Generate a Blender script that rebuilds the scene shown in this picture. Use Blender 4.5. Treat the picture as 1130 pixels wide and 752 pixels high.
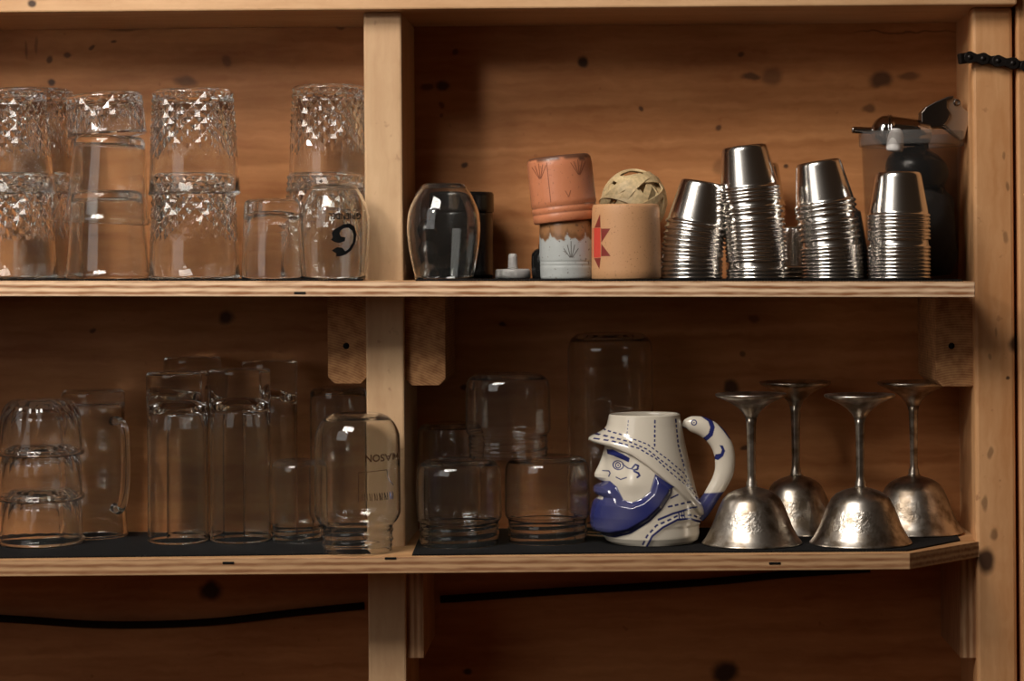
import bpy, bmesh, math, random
import numpy as np
from mathutils import Vector, Matrix

random.seed(7)
sc = bpy.context.scene
for o in list(bpy.data.objects):
    bpy.data.objects.remove(o)
COL = sc.collection

# ------------------------------------------------------------------ camera
F = 2444.0                 # focal length in pixels of the 1130 x 752 frame
VX, VY = 680.0, 290.0      # principal point
ROLL = math.radians(0.45)
cam_d = bpy.data.cameras.new('camera')
cam_d.sensor_width = 36.0
cam_d.lens = F / 1130.0 * 36.0
cam_d.shift_x = (565.0 - VX) / 1130.0
cam_d.shift_y = (VY - 376.0) / 1130.0
cam_d.clip_start = 0.05
cam_d.dof.use_dof = True
cam_d.dof.focus_distance = 2.26
cam_d.dof.aperture_fstop = 4.5
cam = bpy.data.objects.new('camera', cam_d)
COL.objects.link(cam)
cam.matrix_world = Matrix.Rotation(ROLL, 4, 'Y') @ Matrix.Rotation(math.pi / 2, 4, 'X')
sc.camera = cam

# ------------------------------------------------------------------ light and exposure
world = bpy.data.worlds.new('world')
sc.world = world
world.use_nodes = True
wb = world.node_tree.nodes['Background']
wb.inputs[0].default_value = (1.0, 0.60, 0.36, 1)
wb.inputs[1].default_value = 0.022


def area(name, loc, target, sx, sy, watt, col):
    d = bpy.data.lights.new(name, 'AREA')
    d.shape = 'RECTANGLE'
    d.size, d.size_y = sx, sy
    d.energy = watt
    d.color = col
    o = bpy.data.objects.new(name, d)
    COL.objects.link(o)
    o.location = loc
    o.rotation_euler = (Vector(target) - Vector(loc)).to_track_quat('-Z', 'Y').to_euler()
    return o


CTR = (-0.12, 2.33, 0.0)
area('ceiling_light', (-0.85, 0.92, 1.42), CTR, 1.0, 0.6, 33.0, (1.0, 0.93, 0.85))
area('window', (-1.62, 0.40, 0.75), CTR, 1.25, 1.5, 7.8, (1.0, 0.96, 0.91))
BULBS = [(-0.68, 1.434, 0.50), (-0.90, 1.434, 0.74)]   # globe bulbs hanging in front of the shelves
BULB_E = 80.0

vs = sc.view_settings
vs.view_transform = 'Standard'
vs.look = 'None'
vs.gamma = 1.0
vs.use_curve_mapping = False
vs.exposure = 0.0
cy = sc.cycles
cy.use_denoising = True
cy.max_bounces = 32
cy.transmission_bounces = 32
cy.glossy_bounces = 12
cy.diffuse_bounces = 5
cy.transparent_max_bounces = 48
cy.sample_clamp_indirect = 12.0
cy.blur_glossy = 0.3
cy.caustics_refractive = True
cy.caustics_reflective = True


# ------------------------------------------------------------------ pixel helpers
_c, _s = math.cos(ROLL), math.sin(ROLL)


def P(px, py, Y):
    dx, dy = px - VX, py - VY
    return Vector(((_c * dx - _s * dy) * Y / F, Y, -(_s * dx + _c * dy) * Y / F))


Y_SHELF, Y_POST, Y_BACK = 2.200, 2.284, 2.431
UA, UB = P(0, 310, Y_SHELF), P(1076, 311, Y_SHELF)
LOW_Z = P(500, 614.5, Y_SHELF).z
MAT_T = 0.0016


def up_z(x):
    return UA.z + (x - UA.x) * (UB.z - UA.z) / (UB.x - UA.x)


UP_TILT = math.atan2(UB.z - UA.z, UB.x - UA.x)


# ------------------------------------------------------------------ object helpers
def link(name, me, mat=None, parent=None):
    o = bpy.data.objects.new(name, me)
    COL.objects.link(o)
    if mat is not None and len(me.materials) == 0:
        me.materials.append(mat)
    if parent is not None:
        o.parent = parent
    return o


def empty(name, loc, rot=(0, 0, 0)):
    o = bpy.data.objects.new(name, None)
    o.empty_display_size = 0.03
    COL.objects.link(o)
    o.location = loc
    o.rotation_euler = rot
    return o


def tag(o, label=None, cat=None, group=None, kind=None):
    if label:
        o['label'] = label
    if cat:
        o['category'] = cat
    if group:
        o['group'] = group
    if kind:
        o['kind'] = kind
    return o


def from_data(name, verts, faces, smooth=True):
    me = bpy.data.meshes.new(name)
    me.from_pydata([tuple(v) for v in verts], [], [tuple(f) for f in faces])
    if smooth is True:
        me.polygons.foreach_set('use_smooth', [True] * len(me.polygons))
    elif smooth is not False:
        me.polygons.foreach_set('use_smooth', list(smooth))
    me.update()
    return me


def fix_normals(me):
    bm = bmesh.new()
    bm.from_mesh(me)
    bmesh.ops.recalc_face_normals(bm, faces=bm.faces)
    bm.to_mesh(me)
    bm.free()
    me.update()
    return me


def lathe(name, prof, segs=56, u=0.00093, mod=None, sharp=()):
    """prof: (z, r) points in px from axis to axis (r == 0 closes with a pole)."""
    verts, rings, faces, sm = [], [], [], []
    full = [prof[0]]
    for (za, ra), (zb, rb) in zip(prof[:-1], prof[1:]):
        L_ = math.hypot(zb - za, rb - ra)
        if L_ > 9 and min(ra, rb) > 1e-6:
            for e_ in (2.5 / L_, .5, 1 - 2.5 / L_):
                full.append((za + (zb - za) * e_, ra + (rb - ra) * e_))
        full.append((zb, rb))
    for z, r in full:
        if r <= 1e-6:
            verts.append((0, 0, z * u))
            rings.append([len(verts) - 1])
        else:
            ring = []
            for k in range(segs):
                t = 2 * math.pi * k / segs
                rr = r + (mod(t, z, r) if mod else 0.0)
                verts.append((rr * math.cos(t) * u, rr * math.sin(t) * u, z * u))
                ring.append(len(verts) - 1)
            rings.append(ring)
    for i in range(len(rings) - 1):
        a, b = rings[i], rings[i + 1]
        if len(a) == 1 and len(b) == 1:
            continue
        for k in range(segs):
            k2 = (k + 1) % segs
            if len(a) == 1:
                faces.append((a[0], b[k], b[k2]))
            elif len(b) == 1:
                faces.append((a[k], b[0], a[k2]))
            else:
                faces.append((a[k], b[k], b[k2], a[k2]))
            sm.append(i not in sharp)
    return fix_normals(from_data(name, verts, faces, sm))


def diamond_glass(name, rim, base, h, wall, thick, u, nd=20, lo=0.36, amp=1.55):
    """inverted tumbler with a cut diamond band; rim at z = 0, foot on top."""
    segs = nd * 2
    rows = []                       # (z, r, diamond?)
    rows.append((0.0, rim - wall * 0.4, 0.0))
    rows.append((1.6, rim + 0.4, 0.0))
    rows.append((4.0, rim - 0.1, 0.0))
    z0, z1 = h * lo, h - 4.0
    n = max(2, int(round((z1 - z0) / 7.0)))
    for j in range(1, 6):
        z = 4.0 + (z0 - 4.0) * j / 6
        rows.append((z, rim + (base - rim) * z / h, 0.0))
    first = len(rows)
    for j in range(n + 1):
        z = z0 + (z1 - z0) * j / n
        fade = min(1.0, 0.3 + 1.4 * j / n)
        rows.append((z, rim + (base - rim) * z / h, amp * fade))
    last = len(rows) - 1
    rows.append((h - 1.0, base - 1.0, 0.0))
    rows.append((h, base - 3.0, 0.0))
    outer_n = len(rows)
    inner = [(h - 1.2, base - 9.0), (h - 2.0, 0.0)]
    cav = []
    zi = h - thick
    bi = base - wall - 0.8
    cav.append((zi, 0.0))
    cav.append((zi - 0.2, bi * 0.6))
    cav.append((zi - 2.0, bi * 0.9))
    cav.append((zi - 6.0, bi))
    for j in range(1, 6):
        z = (zi - 6.0) * (1 - j / 5.0) + 3.0 * (j / 5.0)
        cav.append((z, bi + (rim - wall - bi) * (1 - z / (zi - 6.0))))
    allrows = [(z, r, a) for z, r, a in rows] + [(z, r, 0.0) for z, r in inner] 
    verts, faces, sm, rings = [], [], [], []

    def ring(z, r, a, j):
        if r <= 1e-6:
            verts.append((0, 0, z * u))
            return [len(verts) - 1]
        out = []
        for k in range(segs):
            t = 2 * math.pi * k / segs
            rr = r
            if a:
                rr = r + (a if (k + j) % 2 else -a)
            verts.append((rr * math.cos(t) * u, rr * math.sin(t) * u, z * u))
            out.append(len(verts) - 1)
        return out
    for j, (z, r, a) in enumerate(allrows):
        rings.append(ring(z, r, a, j))
    for i in range(len(rings) - 1):
        a, b = rings[i], rings[i + 1]
        for k in range(segs):
            k2 = (k + 1) % segs
            if len(b) == 1:
                faces.append((a[k], b[0], a[k2])); sm.append(True)
            elif first <= i < last:
                if (k + i) % 2 == 0:
                    faces += [(a[k], a[k2], b[k2]), (a[k], b[k2], b[k])]
                else:
                    faces += [(a[k], a[k2], b[k]), (a[k2], b[k2], b[k])]
                sm += [False, False]
            else:
                faces.append((a[k], b[k], b[k2], a[k2])); sm.append(True)
    cr = [ring(z, r, 0, 0) for z, r in cav]
    for i in range(len(cr) - 1):
        a, b = cr[i], cr[i + 1]
        for k in range(segs):
            k2 = (k + 1) % segs
            if len(a) == 1:
                faces.append((a[0], b[k], b[k2]))
            else:
                faces.append((a[k], b[k], b[k2], a[k2]))
            sm.append(True)
    a, b = cr[-1], rings[0]
    for k in range(segs):
        k2 = (k + 1) % segs
        faces.append((a[k], b[k], b[k2], a[k2])); sm.append(True)
    return fix_normals(from_data(name, verts, faces, sm))


def vessel(outer, wall, thick, inner=None):
    """closed profile of an inverted vessel: outer (z, r) from rim up to the foot."""
    h = outer[-1][0]
    prof = [(h, 0.0)] + [(z, r) for z, r in reversed(outer)]
    if inner is None:
        inner = []
        for z, r in outer:
            if z < h - thick - 1.0 and r - wall > 1:
                inner.append((z, r - wall))
        zi = h - thick
        lr = inner[-1][1]
        if inner[-1][0] < zi - 4:
            inner.append((zi - 3.0, lr * 0.97))
        inner.append((zi - 0.6, lr * 0.86))
        inner.append((zi, lr * 0.6))
    prof += inner
    prof.append((inner[-1][0], 0.0))
    return prof


def dense(pts, n=40):
    """smooth resample of a (z, r) polyline with Catmull-Rom."""
    pts = [np.array(p, float) for p in pts]
    ext = [2 * pts[0] - pts[1]] + pts + [2 * pts[-1] - pts[-2]]
    out = []
    m = max(2, n // (len(pts) - 1))
    for i in range(1, len(ext) - 2):
        p0, p1, p2, p3 = ext[i - 1:i + 3]
        for k in range(m):
            t = k / m
            out.append(tuple(0.5 * (2 * p1 + (p2 - p0) * t + (2 * p0 - 5 * p1 + 4 * p2 - p3) * t * t
                                    + (3 * p1 - p0 - 3 * p2 + p3) * t ** 3)))
    out.append(tuple(pts[-1]))
    return out


def box_mesh(name, x0, x1, y0, y1, z0, z1, bev=0.0, segs=2):
    bm = bmesh.new()
    bmesh.ops.create_cube(bm, size=1.0)
    for v in bm.verts:
        v.co = Vector((x0 + (v.co.x + .5) * (x1 - x0), y0 + (v.co.y + .5) * (y1 - y0), z0 + (v.co.z + .5) * (z1 - z0)))
    if bev:
        bmesh.ops.bevel(bm, geom=list(bm.edges), offset=bev, segments=segs, affect='EDGES', profile=0.5)
    me = bpy.data.meshes.new(name)
    bm.to_mesh(me)
    bm.free()
    return me


def prism_mesh(name, poly, y0, y1, bev=0.0):
    """poly in (x, z), extruded along y."""
    n = len(poly)
    verts = [(x, y0, z) for x, z in poly] + [(x, y1, z) for x, z in poly]
    faces = [tuple(range(n)), tuple(range(2 * n - 1, n - 1, -1))]
    faces += [(i, (i + 1) % n, n + (i + 1) % n, n + i) for i in range(n)]
    me = fix_normals(from_data(name, verts, faces, False))
    if bev:
        bm = bmesh.new()
        bm.from_mesh(me)
        bmesh.ops.bevel(bm, geom=list(bm.edges), offset=bev, segments=2, affect='EDGES', profile=0.5)
        bm.to_mesh(me)
        bm.free()
    return me


def tube_mesh(name, pts, radii, segs=10, squash=1.0):
    pts = [Vector(p) for p in pts]
    verts, faces = [], []
    n = len(pts)
    up0 = Vector((0, 1, 0))
    for i, p in enumerate(pts):
        t = (pts[min(i + 1, n - 1)] - pts[max(i - 1, 0)]).normalized()
        a = t.cross(up0)
        if a.length < 1e-4:
            a = t.cross(Vector((0, 0, 1)))
        a.normalize()
        b = a.cross(t).normalized()
        r = radii[i] if hasattr(radii, '__len__') else radii
        for k in range(segs):
            w = 2 * math.pi * k / segs
            verts.append(p + a * (r * math.cos(w)) + b * (r * squash * math.sin(w)))
    for i in range(n - 1):
        for k in range(segs):
            k2 = (k + 1) % segs
            faces.append((i * segs + k, i * segs + k2, (i + 1) * segs + k2, (i + 1) * segs + k))
    verts += [pts[0], pts[-1]]
    for k in range(segs):
        k2 = (k + 1) % segs
        faces.append((len(verts) - 2, k2, k))
        faces.append((len(verts) - 1, (n - 1) * segs + k, (n - 1) * segs + k2))
    return fix_normals(from_data(name, verts, faces, True))


def spline(pts, n=60):
    return dense(pts, n)


# ------------------------------------------------------------------ materials
def new_mat(name):
    m = bpy.data.materials.new(name)
    m.use_nodes = True
    nt = m.node_tree
    return m, nt, nt.nodes['Principled BSDF']


def nd(nt, typ, **kw):
    n = nt.nodes.new(typ)
    for k, v in kw.items():
        setattr(n, k, v)
    return n


def mat_plain(name, col, rough=0.5, metal=0.0, bump=0.0, bscale=300.0, var=0.0, spec=0.5, coat=0.0):
    m, nt, b = new_mat(name)
    b.inputs['Base Color'].default_value = (*col, 1)
    b.inputs['Roughness'].default_value = rough
    b.inputs['Metallic'].default_value = metal
    b.inputs['Specular IOR Level'].default_value = spec
    b.inputs['Coat Weight'].default_value = coat
    if bump or var:
        tc = nd(nt, 'ShaderNodeTexCoord')
        nz = nd(nt, 'ShaderNodeTexNoise')
        nz.inputs['Scale'].default_value = bscale
        nz.inputs['Detail'].default_value = 4
        nt.links.new(tc.outputs['Object'], nz.inputs['Vector'])
        if bump:
            bp = nd(nt, 'ShaderNodeBump')
            bp.inputs['Strength'].default_value = bump
            bp.inputs['Distance'].default_value = 0.001
            nt.links.new(nz.outputs['Fac'], bp.inputs['Height'])
            nt.links.new(bp.outputs['Normal'], b.inputs['Normal'])
        if var:
            rp = nd(nt, 'ShaderNodeValToRGB')
            rp.color_ramp.elements[0].color = (*[c * (1 - var) for c in col], 1)
            rp.color_ramp.elements[1].color = (*[min(1, c * (1 + var)) for c in col], 1)
            rp.color_ramp.elements[0].position = .3
            rp.color_ramp.elements[1].position = .7
            nt.links.new(nz.outputs['Fac'], rp.inputs['Fac'])
            nt.links.new(rp.outputs['Color'], b.inputs['Base Color'])
    return m


def mat_wood(name, axis, light, dark, rings=38.0, knots=(), offset=(0, 0, 0), rough=0.55, stain=0.35, arch=()):
    """pine: grain runs along axis ('X' or 'Z'); knots: (x, z, rx, rz, strength) in object space."""
    m, nt, b = new_mat(name)
    L = nt.links.new
    tc = nd(nt, 'ShaderNodeTexCoord')
    src = tc.outputs['Object']
    # wobble so that knots and lines are not perfect
    wn = nd(nt, 'ShaderNodeTexNoise'); wn.inputs['Scale'].default_value = 45
    L(src, wn.inputs['Vector'])
    sub = nd(nt, 'ShaderNodeVectorMath', operation='SUBTRACT'); sub.inputs[1].default_value = (.5, .5, .5)
    L(wn.outputs['Color'], sub.inputs[0])
    scl = nd(nt, 'ShaderNodeVectorMath', operation='SCALE'); scl.inputs['Scale'].default_value = 0.010
    L(sub.outputs[0], scl.inputs[0])
    wob = nd(nt, 'ShaderNodeVectorMath', operation='ADD')
    L(src, wob.inputs[0]); L(scl.outputs[0], wob.inputs[1])
    acc = None
    for (kx, kz, rx, rz, st) in knots:
        s1 = nd(nt, 'ShaderNodeVectorMath', operation='SUBTRACT'); s1.inputs[1].default_value = (kx, 0, kz)
        L(wob.outputs[0], s1.inputs[0])
        s2 = nd(nt, 'ShaderNodeVectorMath', operation='MULTIPLY'); s2.inputs[1].default_value = (1 / rx, 0, 1 / rz)
        L(s1.outputs[0], s2.inputs[0])
        s3 = nd(nt, 'ShaderNodeVectorMath', operation='LENGTH')
        L(s2.outputs[0], s3.inputs[0])
        mr = nd(nt, 'ShaderNodeMapRange', interpolation_type='SMOOTHSTEP')
        mr.inputs['From Min'].default_value = 1.35
        mr.inputs['From Max'].default_value = 0.55
        mr.inputs['To Min'].default_value = 0.0
        mr.inputs['To Max'].default_value = st
        L(s3.outputs['Value'], mr.inputs['Value'])
        if acc is None:
            acc = mr.outputs[0]
        else:
            mx = nd(nt, 'ShaderNodeMath', operation='MAXIMUM')
            L(acc, mx.inputs[0]); L(mr.outputs[0], mx.inputs[1])
            acc = mx.outputs[0]
    mp = nd(nt, 'ShaderNodeMapping')
    mp.inputs['Location'].default_value = offset
    st = (0.09, 1, 1) if axis == 'X' else ((1, 1, 0.09) if axis == 'Z' else (1, .09, 1))
    mp.inputs['Scale'].default_value = st
    L(wob.outputs[0], mp.inputs['Vector'])
    # broad figure
    n1 = nd(nt, 'ShaderNodeTexNoise'); n1.inputs['Scale'].default_value = 7.0; n1.inputs['Detail'].default_value = 3
    n1.inputs['Distortion'].default_value = 0.6
    L(mp.outputs[0], n1.inputs['Vector'])
    ml = nd(nt, 'ShaderNodeMath', operation='MULTIPLY'); ml.inputs[1].default_value = rings
    L(n1.outputs['Fac'], ml.inputs[0])
    sn = nd(nt, 'ShaderNodeMath', operation='SINE')
    L(ml.outputs[0], sn.inputs[0])
    # fine fibres
    n2 = nd(nt, 'ShaderNodeTexNoise'); n2.inputs['Scale'].default_value = 130; n2.inputs['Detail'].default_value = 6
    L(mp.outputs[0], n2.inputs['Vector'])
    # large tone patches
    n3 = nd(nt, 'ShaderNodeTexNoise'); n3.inputs['Scale'].default_value = 9; n3.inputs['Detail'].default_value = 5
    L(src, n3.inputs['Vector'])
    a1 = nd(nt, 'ShaderNodeMath', operation='MULTIPLY_ADD'); a1.inputs[1].default_value = 0.11; a1.inputs[2].default_value = 0.08
    L(sn.outputs[0], a1.inputs[0])
    a2 = nd(nt, 'ShaderNodeMath', operation='MULTIPLY_ADD'); a2.inputs[1].default_value = 0.65
    L(n2.outputs['Fac'], a2.inputs[0]); L(a1.outputs[0], a2.inputs[2])
    a3 = nd(nt, 'ShaderNodeMath', operation='MULTIPLY_ADD'); a3.inputs[1].default_value = stain
    L(n3.outputs['Fac'], a3.inputs[0]); L(a2.outputs[0], a3.inputs[2])
    rp = nd(nt, 'ShaderNodeValToRGB')
    e = rp.color_ramp.elements
    e[0].position = 0.30; e[0].color = (*light, 1)
    e[1].position = 0.88; e[1].color = (*dark, 1)
    L(a3.outputs[0], rp.inputs['Fac'])
    colr = rp.outputs['Color']
    # small specks of dirt
    n4 = nd(nt, 'ShaderNodeTexNoise'); n4.inputs['Scale'].default_value = 85; n4.inputs['Detail'].default_value = 2
    L(src, n4.inputs['Vector'])
    m4 = nd(nt, 'ShaderNodeMapRange'); m4.inputs['From Min'].default_value = 0.70; m4.inputs['From Max'].default_value = 0.80
    m4.inputs['To Max'].default_value = 0.45
    L(n4.outputs['Fac'], m4.inputs['Value'])
    mixd = nd(nt, 'ShaderNodeMix', data_type='RGBA', blend_type='MULTIPLY')
    mixd.inputs['B'].default_value = (0.30, 0.16, 0.10, 1)
    L(m4.outputs[0], mixd.inputs['Factor']); L(colr, mixd.inputs['A'])
    colr = mixd.outputs['Result']
    if acc is not None:
        mk = nd(nt, 'ShaderNodeMix', data_type='RGBA')
        mk.inputs['B'].default_value = (0.035, 0.014, 0.007, 1)
        L(acc, mk.inputs['Factor']); L(colr, mk.inputs['A'])
        colr = mk.outputs['Result']
    L(colr, b.inputs['Base Color'])
    b.inputs['Roughness'].default_value = rough
    b.inputs['Specular IOR Level'].default_value = 0.3
    bp = nd(nt, 'ShaderNodeBump'); bp.inputs['Strength'].default_value = 0.25; bp.inputs['Distance'].default_value = 0.0008
    L(n2.outputs['Fac'], bp.inputs['Height']); L(bp.outputs['Normal'], b.inputs['Normal'])
    return m


def mat_ply(name, axis_z, light, dark, t, along='X', plies=5):
    """plywood edge: plies stacked along z over thickness t, top faces plain veneer."""
    m, nt, b = new_mat(name)
    L = nt.links.new
    tc = nd(nt, 'ShaderNodeTexCoord')
    sep = nd(nt, 'ShaderNodeSeparateXYZ')
    nz0 = nd(nt, 'ShaderNodeTexNoise'); nz0.inputs['Scale'].default_value = 14; nz0.inputs['Detail'].default_value = 3
    L(tc.outputs['Object'], nz0.inputs['Vector'])
    L(tc.outputs['Object'], sep.inputs[0])
    w = nd(nt, 'ShaderNodeMath', operation='MULTIPLY_ADD'); w.inputs[1].default_value = t * 0.14
    L(nz0.outputs['Fac'], w.inputs[0]); L(sep.outputs[axis_z], w.inputs[2])
    fr = nd(nt, 'ShaderNodeMath', operation='MULTIPLY'); fr.inputs[1].default_value = 2 * math.pi * plies / 2 / t
    L(w.outputs[0], fr.inputs[0])
    sn = nd(nt, 'ShaderNodeMath', operation='SINE'); L(fr.outputs[0], sn.inputs[0])
    mp = nd(nt, 'ShaderNodeMapping')
    mp.inputs['Scale'].default_value = (0.12, 1, 1) if along == 'X' else (1, 1, .12)
    L(tc.outputs['Object'], mp.inputs['Vector'])
    n2 = nd(nt, 'ShaderNodeTexNoise'); n2.inputs['Scale'].default_value = 260; n2.inputs['Detail'].default_value = 6
    L(mp.outputs[0], n2.inputs['Vector'])
    a = nd(nt, 'ShaderNodeMath', operation='MULTIPLY_ADD'); a.inputs[1].default_value = 0.24; a.inputs[2].default_value = 0.0
    L(sn.outputs[0], a.inputs[0])
    a2 = nd(nt, 'ShaderNodeMath', operation='ADD'); L(a.outputs[0], a2.inputs[0]); L(n2.outputs['Fac'], a2.inputs[1])
    rp = nd(nt, 'ShaderNodeValToRGB')
    e = rp.color_ramp.elements
    e[0].position = 0.28; e[0].color = (*light, 1)
    e[1].position = 0.80; e[1].color = (*dark, 1)
    L(a2.outputs[0], rp.inputs['Fac']); L(rp.outputs['Color'], b.inputs['Base Color'])
    b.inputs['Roughness'].default_value = 0.6
    b.inputs['Specular IOR Level'].default_value = 0.3
    bp = nd(nt, 'ShaderNodeBump'); bp.inputs['Strength'].default_value = 0.3; bp.inputs['Distance'].default_value = 0.0008
    L(a2.outputs[0], bp.inputs['Height']); L(bp.outputs['Normal'], b.inputs['Normal'])
    return m


def mat_endgrain(name, light, dark, cx, cz):
    m, nt, b = new_mat(name)
    L = nt.links.new
    tc = nd(nt, 'ShaderNodeTexCoord')
    s1 = nd(nt, 'ShaderNodeVectorMath', operation='SUBTRACT'); s1.inputs[1].default_value = (cx, 0, cz)
    L(tc.outputs['Object'], s1.inputs[0])
    s2 = nd(nt, 'ShaderNodeVectorMath', operation='MULTIPLY'); s2.inputs[1].default_value = (1, 0, 1)
    L(s1.outputs[0], s2.inputs[0])
    ln = nd(nt, 'ShaderNodeVectorMath', operation='LENGTH'); L(s2.outputs[0], ln.inputs[0])
    ml = nd(nt, 'ShaderNodeMath', operation='MULTIPLY'); ml.inputs[1].default_value = 2 * math.pi / 0.0026
    L(ln.outputs['Value'], ml.inputs[0])
    sn = nd(nt, 'ShaderNodeMath', operation='SINE'); L(ml.outputs[0], sn.inputs[0])
    n2 = nd(nt, 'ShaderNodeTexNoise'); n2.inputs['Scale'].default_value = 120; n2.inputs['Detail'].default_value = 4
    L(tc.outputs['Object'], n2.inputs['Vector'])
    a = nd(nt, 'ShaderNodeMath', operation='MULTIPLY_ADD'); a.inputs[1].default_value = 0.12
    L(sn.outputs[0], a.inputs[0]); L(n2.outputs['Fac'], a.inputs[2])
    rp = nd(nt, 'ShaderNodeValToRGB')
    e = rp.color_ramp.elements
    e[0].position = 0.3; e[0].color = (*light, 1)
    e[1].position = 0.75; e[1].color = (*dark, 1)
    L(a.outputs[0], rp.inputs['Fac']); L(rp.outputs['Color'], b.inputs['Base Color'])
    b.inputs['Roughness'].default_value = 0.8
    return m


def mat_glass(name, col=(0.97, 0.98, 0.965), rough=0.0, haze=0.006, ior=1.47):
    """clear glass with a light film of dust."""
    m, nt, b = new_mat(name)
    L = nt.links.new
    b.inputs['Base Color'].default_value = (*col, 1)
    b.inputs['Roughness'].default_value = rough
    b.inputs['IOR'].default_value = ior
    b.inputs['Transmission Weight'].default_value = 1.0
    if haze:
        df = nd(nt, 'ShaderNodeBsdfDiffuse'); df.inputs['Color'].default_value = (0.8, 0.78, 0.74, 1)
        mx = nd(nt, 'ShaderNodeMixShader'); mx.inputs[0].default_value = haze
        out = nt.nodes['Material Output']
        L(b.outputs[0], mx.inputs[1]); L(df.outputs[0], mx.inputs[2]); L(mx.outputs[0], out.inputs['Surface'])
    return m


def mat_vcol(name, rough=0.3, coat=0.0, speck=0.0, speck_col=(0.1, 0.05, 0.03), sscale=420.0, bump=0.0):
    m, nt, b = new_mat(name)
    L = nt.links.new
    at = nd(nt, 'ShaderNodeAttribute'); at.attribute_name = 'Col'
    c = at.outputs['Color']
    tc = nd(nt, 'ShaderNodeTexCoord')
    if speck:
        nz = nd(nt, 'ShaderNodeTexNoise'); nz.inputs['Scale'].default_value = sscale; nz.inputs['Detail'].default_value = 1
        L(tc.outputs['Object'], nz.inputs['Vector'])
        mr = nd(nt, 'ShaderNodeMapRange'); mr.inputs['From Min'].default_value = 0.66; mr.inputs['From Max'].default_value = 0.72
        mr.inputs['To Max'].default_value = speck
        L(nz.outputs['Fac'], mr.inputs['Value'])
        mx = nd(nt, 'ShaderNodeMix', data_type='RGBA'); mx.inputs['B'].default_value = (*speck_col, 1)
        L(mr.outputs[0], mx.inputs['Factor']); L(c, mx.inputs['A'])
        c = mx.outputs['Result']
    if bump:
        nb = nd(nt, 'ShaderNodeTexNoise'); nb.inputs['Scale'].default_value = 160; nb.inputs['Detail'].default_value = 3
        L(tc.outputs['Object'], nb.inputs['Vector'])
        bp = nd(nt, 'ShaderNodeBump'); bp.inputs['Strength'].default_value = bump; bp.inputs['Distance'].default_value = 0.001
        L(nb.outputs['Fac'], bp.inputs['Height']); L(bp.outputs['Normal'], b.inputs['Normal'])
    L(c, b.inputs['Base Color'])
    b.inputs['Roughness'].default_value = rough
    b.inputs['Coat Weight'].default_value = coat
    b.inputs['Coat Roughness'].default_value = 0.08
    return m


def mat_silver(name):
    """tarnished engraved silver plate."""
    m, nt, b = new_mat(name)
    L = nt.links.new
    tc = nd(nt, 'ShaderNodeTexCoord')
    n1 = nd(nt, 'ShaderNodeTexNoise'); n1.inputs['Scale'].default_value = 60; n1.inputs['Detail'].default_value = 6
    L(tc.outputs['Object'], n1.inputs['Vector'])
    rp = nd(nt, 'ShaderNodeValToRGB')
    e = rp.color_ramp.elements
    e[0].position = .38; e[0].color = (0.24, 0.19, 0.14, 1)
    e[1].position = .62; e[1].color = (0.72, 0.67, 0.60, 1)
    L(n1.outputs['Fac'], rp.inputs['Fac']); L(rp.outputs['Color'], b.inputs['Base Color'])
    b.inputs['Metallic'].default_value = 1.0
    rr = nd(nt, 'ShaderNodeMapRange'); rr.inputs['To Min'].default_value = 0.42; rr.inputs['To Max'].default_value = 0.24
    L(n1.outputs['Fac'], rr.inputs['Value']); L(rr.outputs[0], b.inputs['Roughness'])
    # engraved band: scrolls between two heights of the bowl
    sep = nd(nt, 'ShaderNodeSeparateXYZ'); L(tc.outputs['Object'], sep.inputs[0])
    at = nd(nt, 'ShaderNodeMath', operation='ARCTAN2'); L(sep.outputs['X'], at.inputs[0]); L(sep.outputs['Y'], at.inputs[1])
    cb = nd(nt, 'ShaderNodeCombineXYZ')
    ms = nd(nt, 'ShaderNodeMath', operation='MULTIPLY'); ms.inputs[1].default_value = 0.04
    L(at.outputs[0], ms.inputs[0]); L(ms.outputs[0], cb.inputs['X']); L(sep.outputs['Z'], cb.inputs['Y'])
    vo = nd(nt, 'ShaderNodeTexVoronoi', feature='DISTANCE_TO_EDGE'); vo.inputs['Scale'].default_value = 130
    nn = nd(nt, 'ShaderNodeTexNoise'); nn.inputs['Scale'].default_value = 95; nn.inputs['Distortion'].default_value = 4.0
    L(cb.outputs[0], vo.inputs['Vector']); L(cb.outputs[0], nn.inputs['Vector'])
    ad = nd(nt, 'ShaderNodeMath', operation='ADD'); L(vo.outputs['Distance'], ad.inputs[0]); L(nn.outputs['Fac'], ad.inputs[1])
    z1 = nd(nt, 'ShaderNodeMapRange', interpolation_type='SMOOTHSTEP'); z1.inputs['From Min'].default_value = 0.013; z1.inputs['From Max'].default_value = 0.017
    z2 = nd(nt, 'ShaderNodeMapRange', interpolation_type='SMOOTHSTEP'); z2.inputs['From Min'].default_value = 0.038; z2.inputs['From Max'].default_value = 0.034
    L(sep.outputs['Z'], z1.inputs['Value']); L(sep.outputs['Z'], z2.inputs['Value'])
    mz = nd(nt, 'ShaderNodeMath', operation='MULTIPLY'); L(z1.outputs[0], mz.inputs[0]); L(z2.outputs[0], mz.inputs[1])
    mh = nd(nt, 'ShaderNodeMath', operation='MULTIPLY'); L(mz.outputs[0], mh.inputs[0]); L(ad.outputs[0], mh.inputs[1])
    bp = nd(nt, 'ShaderNodeBump'); bp.inputs['Strength'].default_value = 0.3; bp.inputs['Distance'].default_value = 0.0012
    L(mh.outputs[0], bp.inputs['Height']); L(bp.outputs['Normal'], b.inputs['Normal'])
    return m


PINE_L, PINE_D = (0.60, 0.345, 0.155), (0.36, 0.155, 0.055)
ORG = Vector((-0.15, 2.36, -1.5))       # where the shelving unit stands


def knot(px, py, rx, ry, s, Y=Y_BACK):
    q = P(px, py, Y) - ORG
    k = Y / F
    return (q.x, q.z, rx * k, ry * k, min(.96, s * 1.25))


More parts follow.
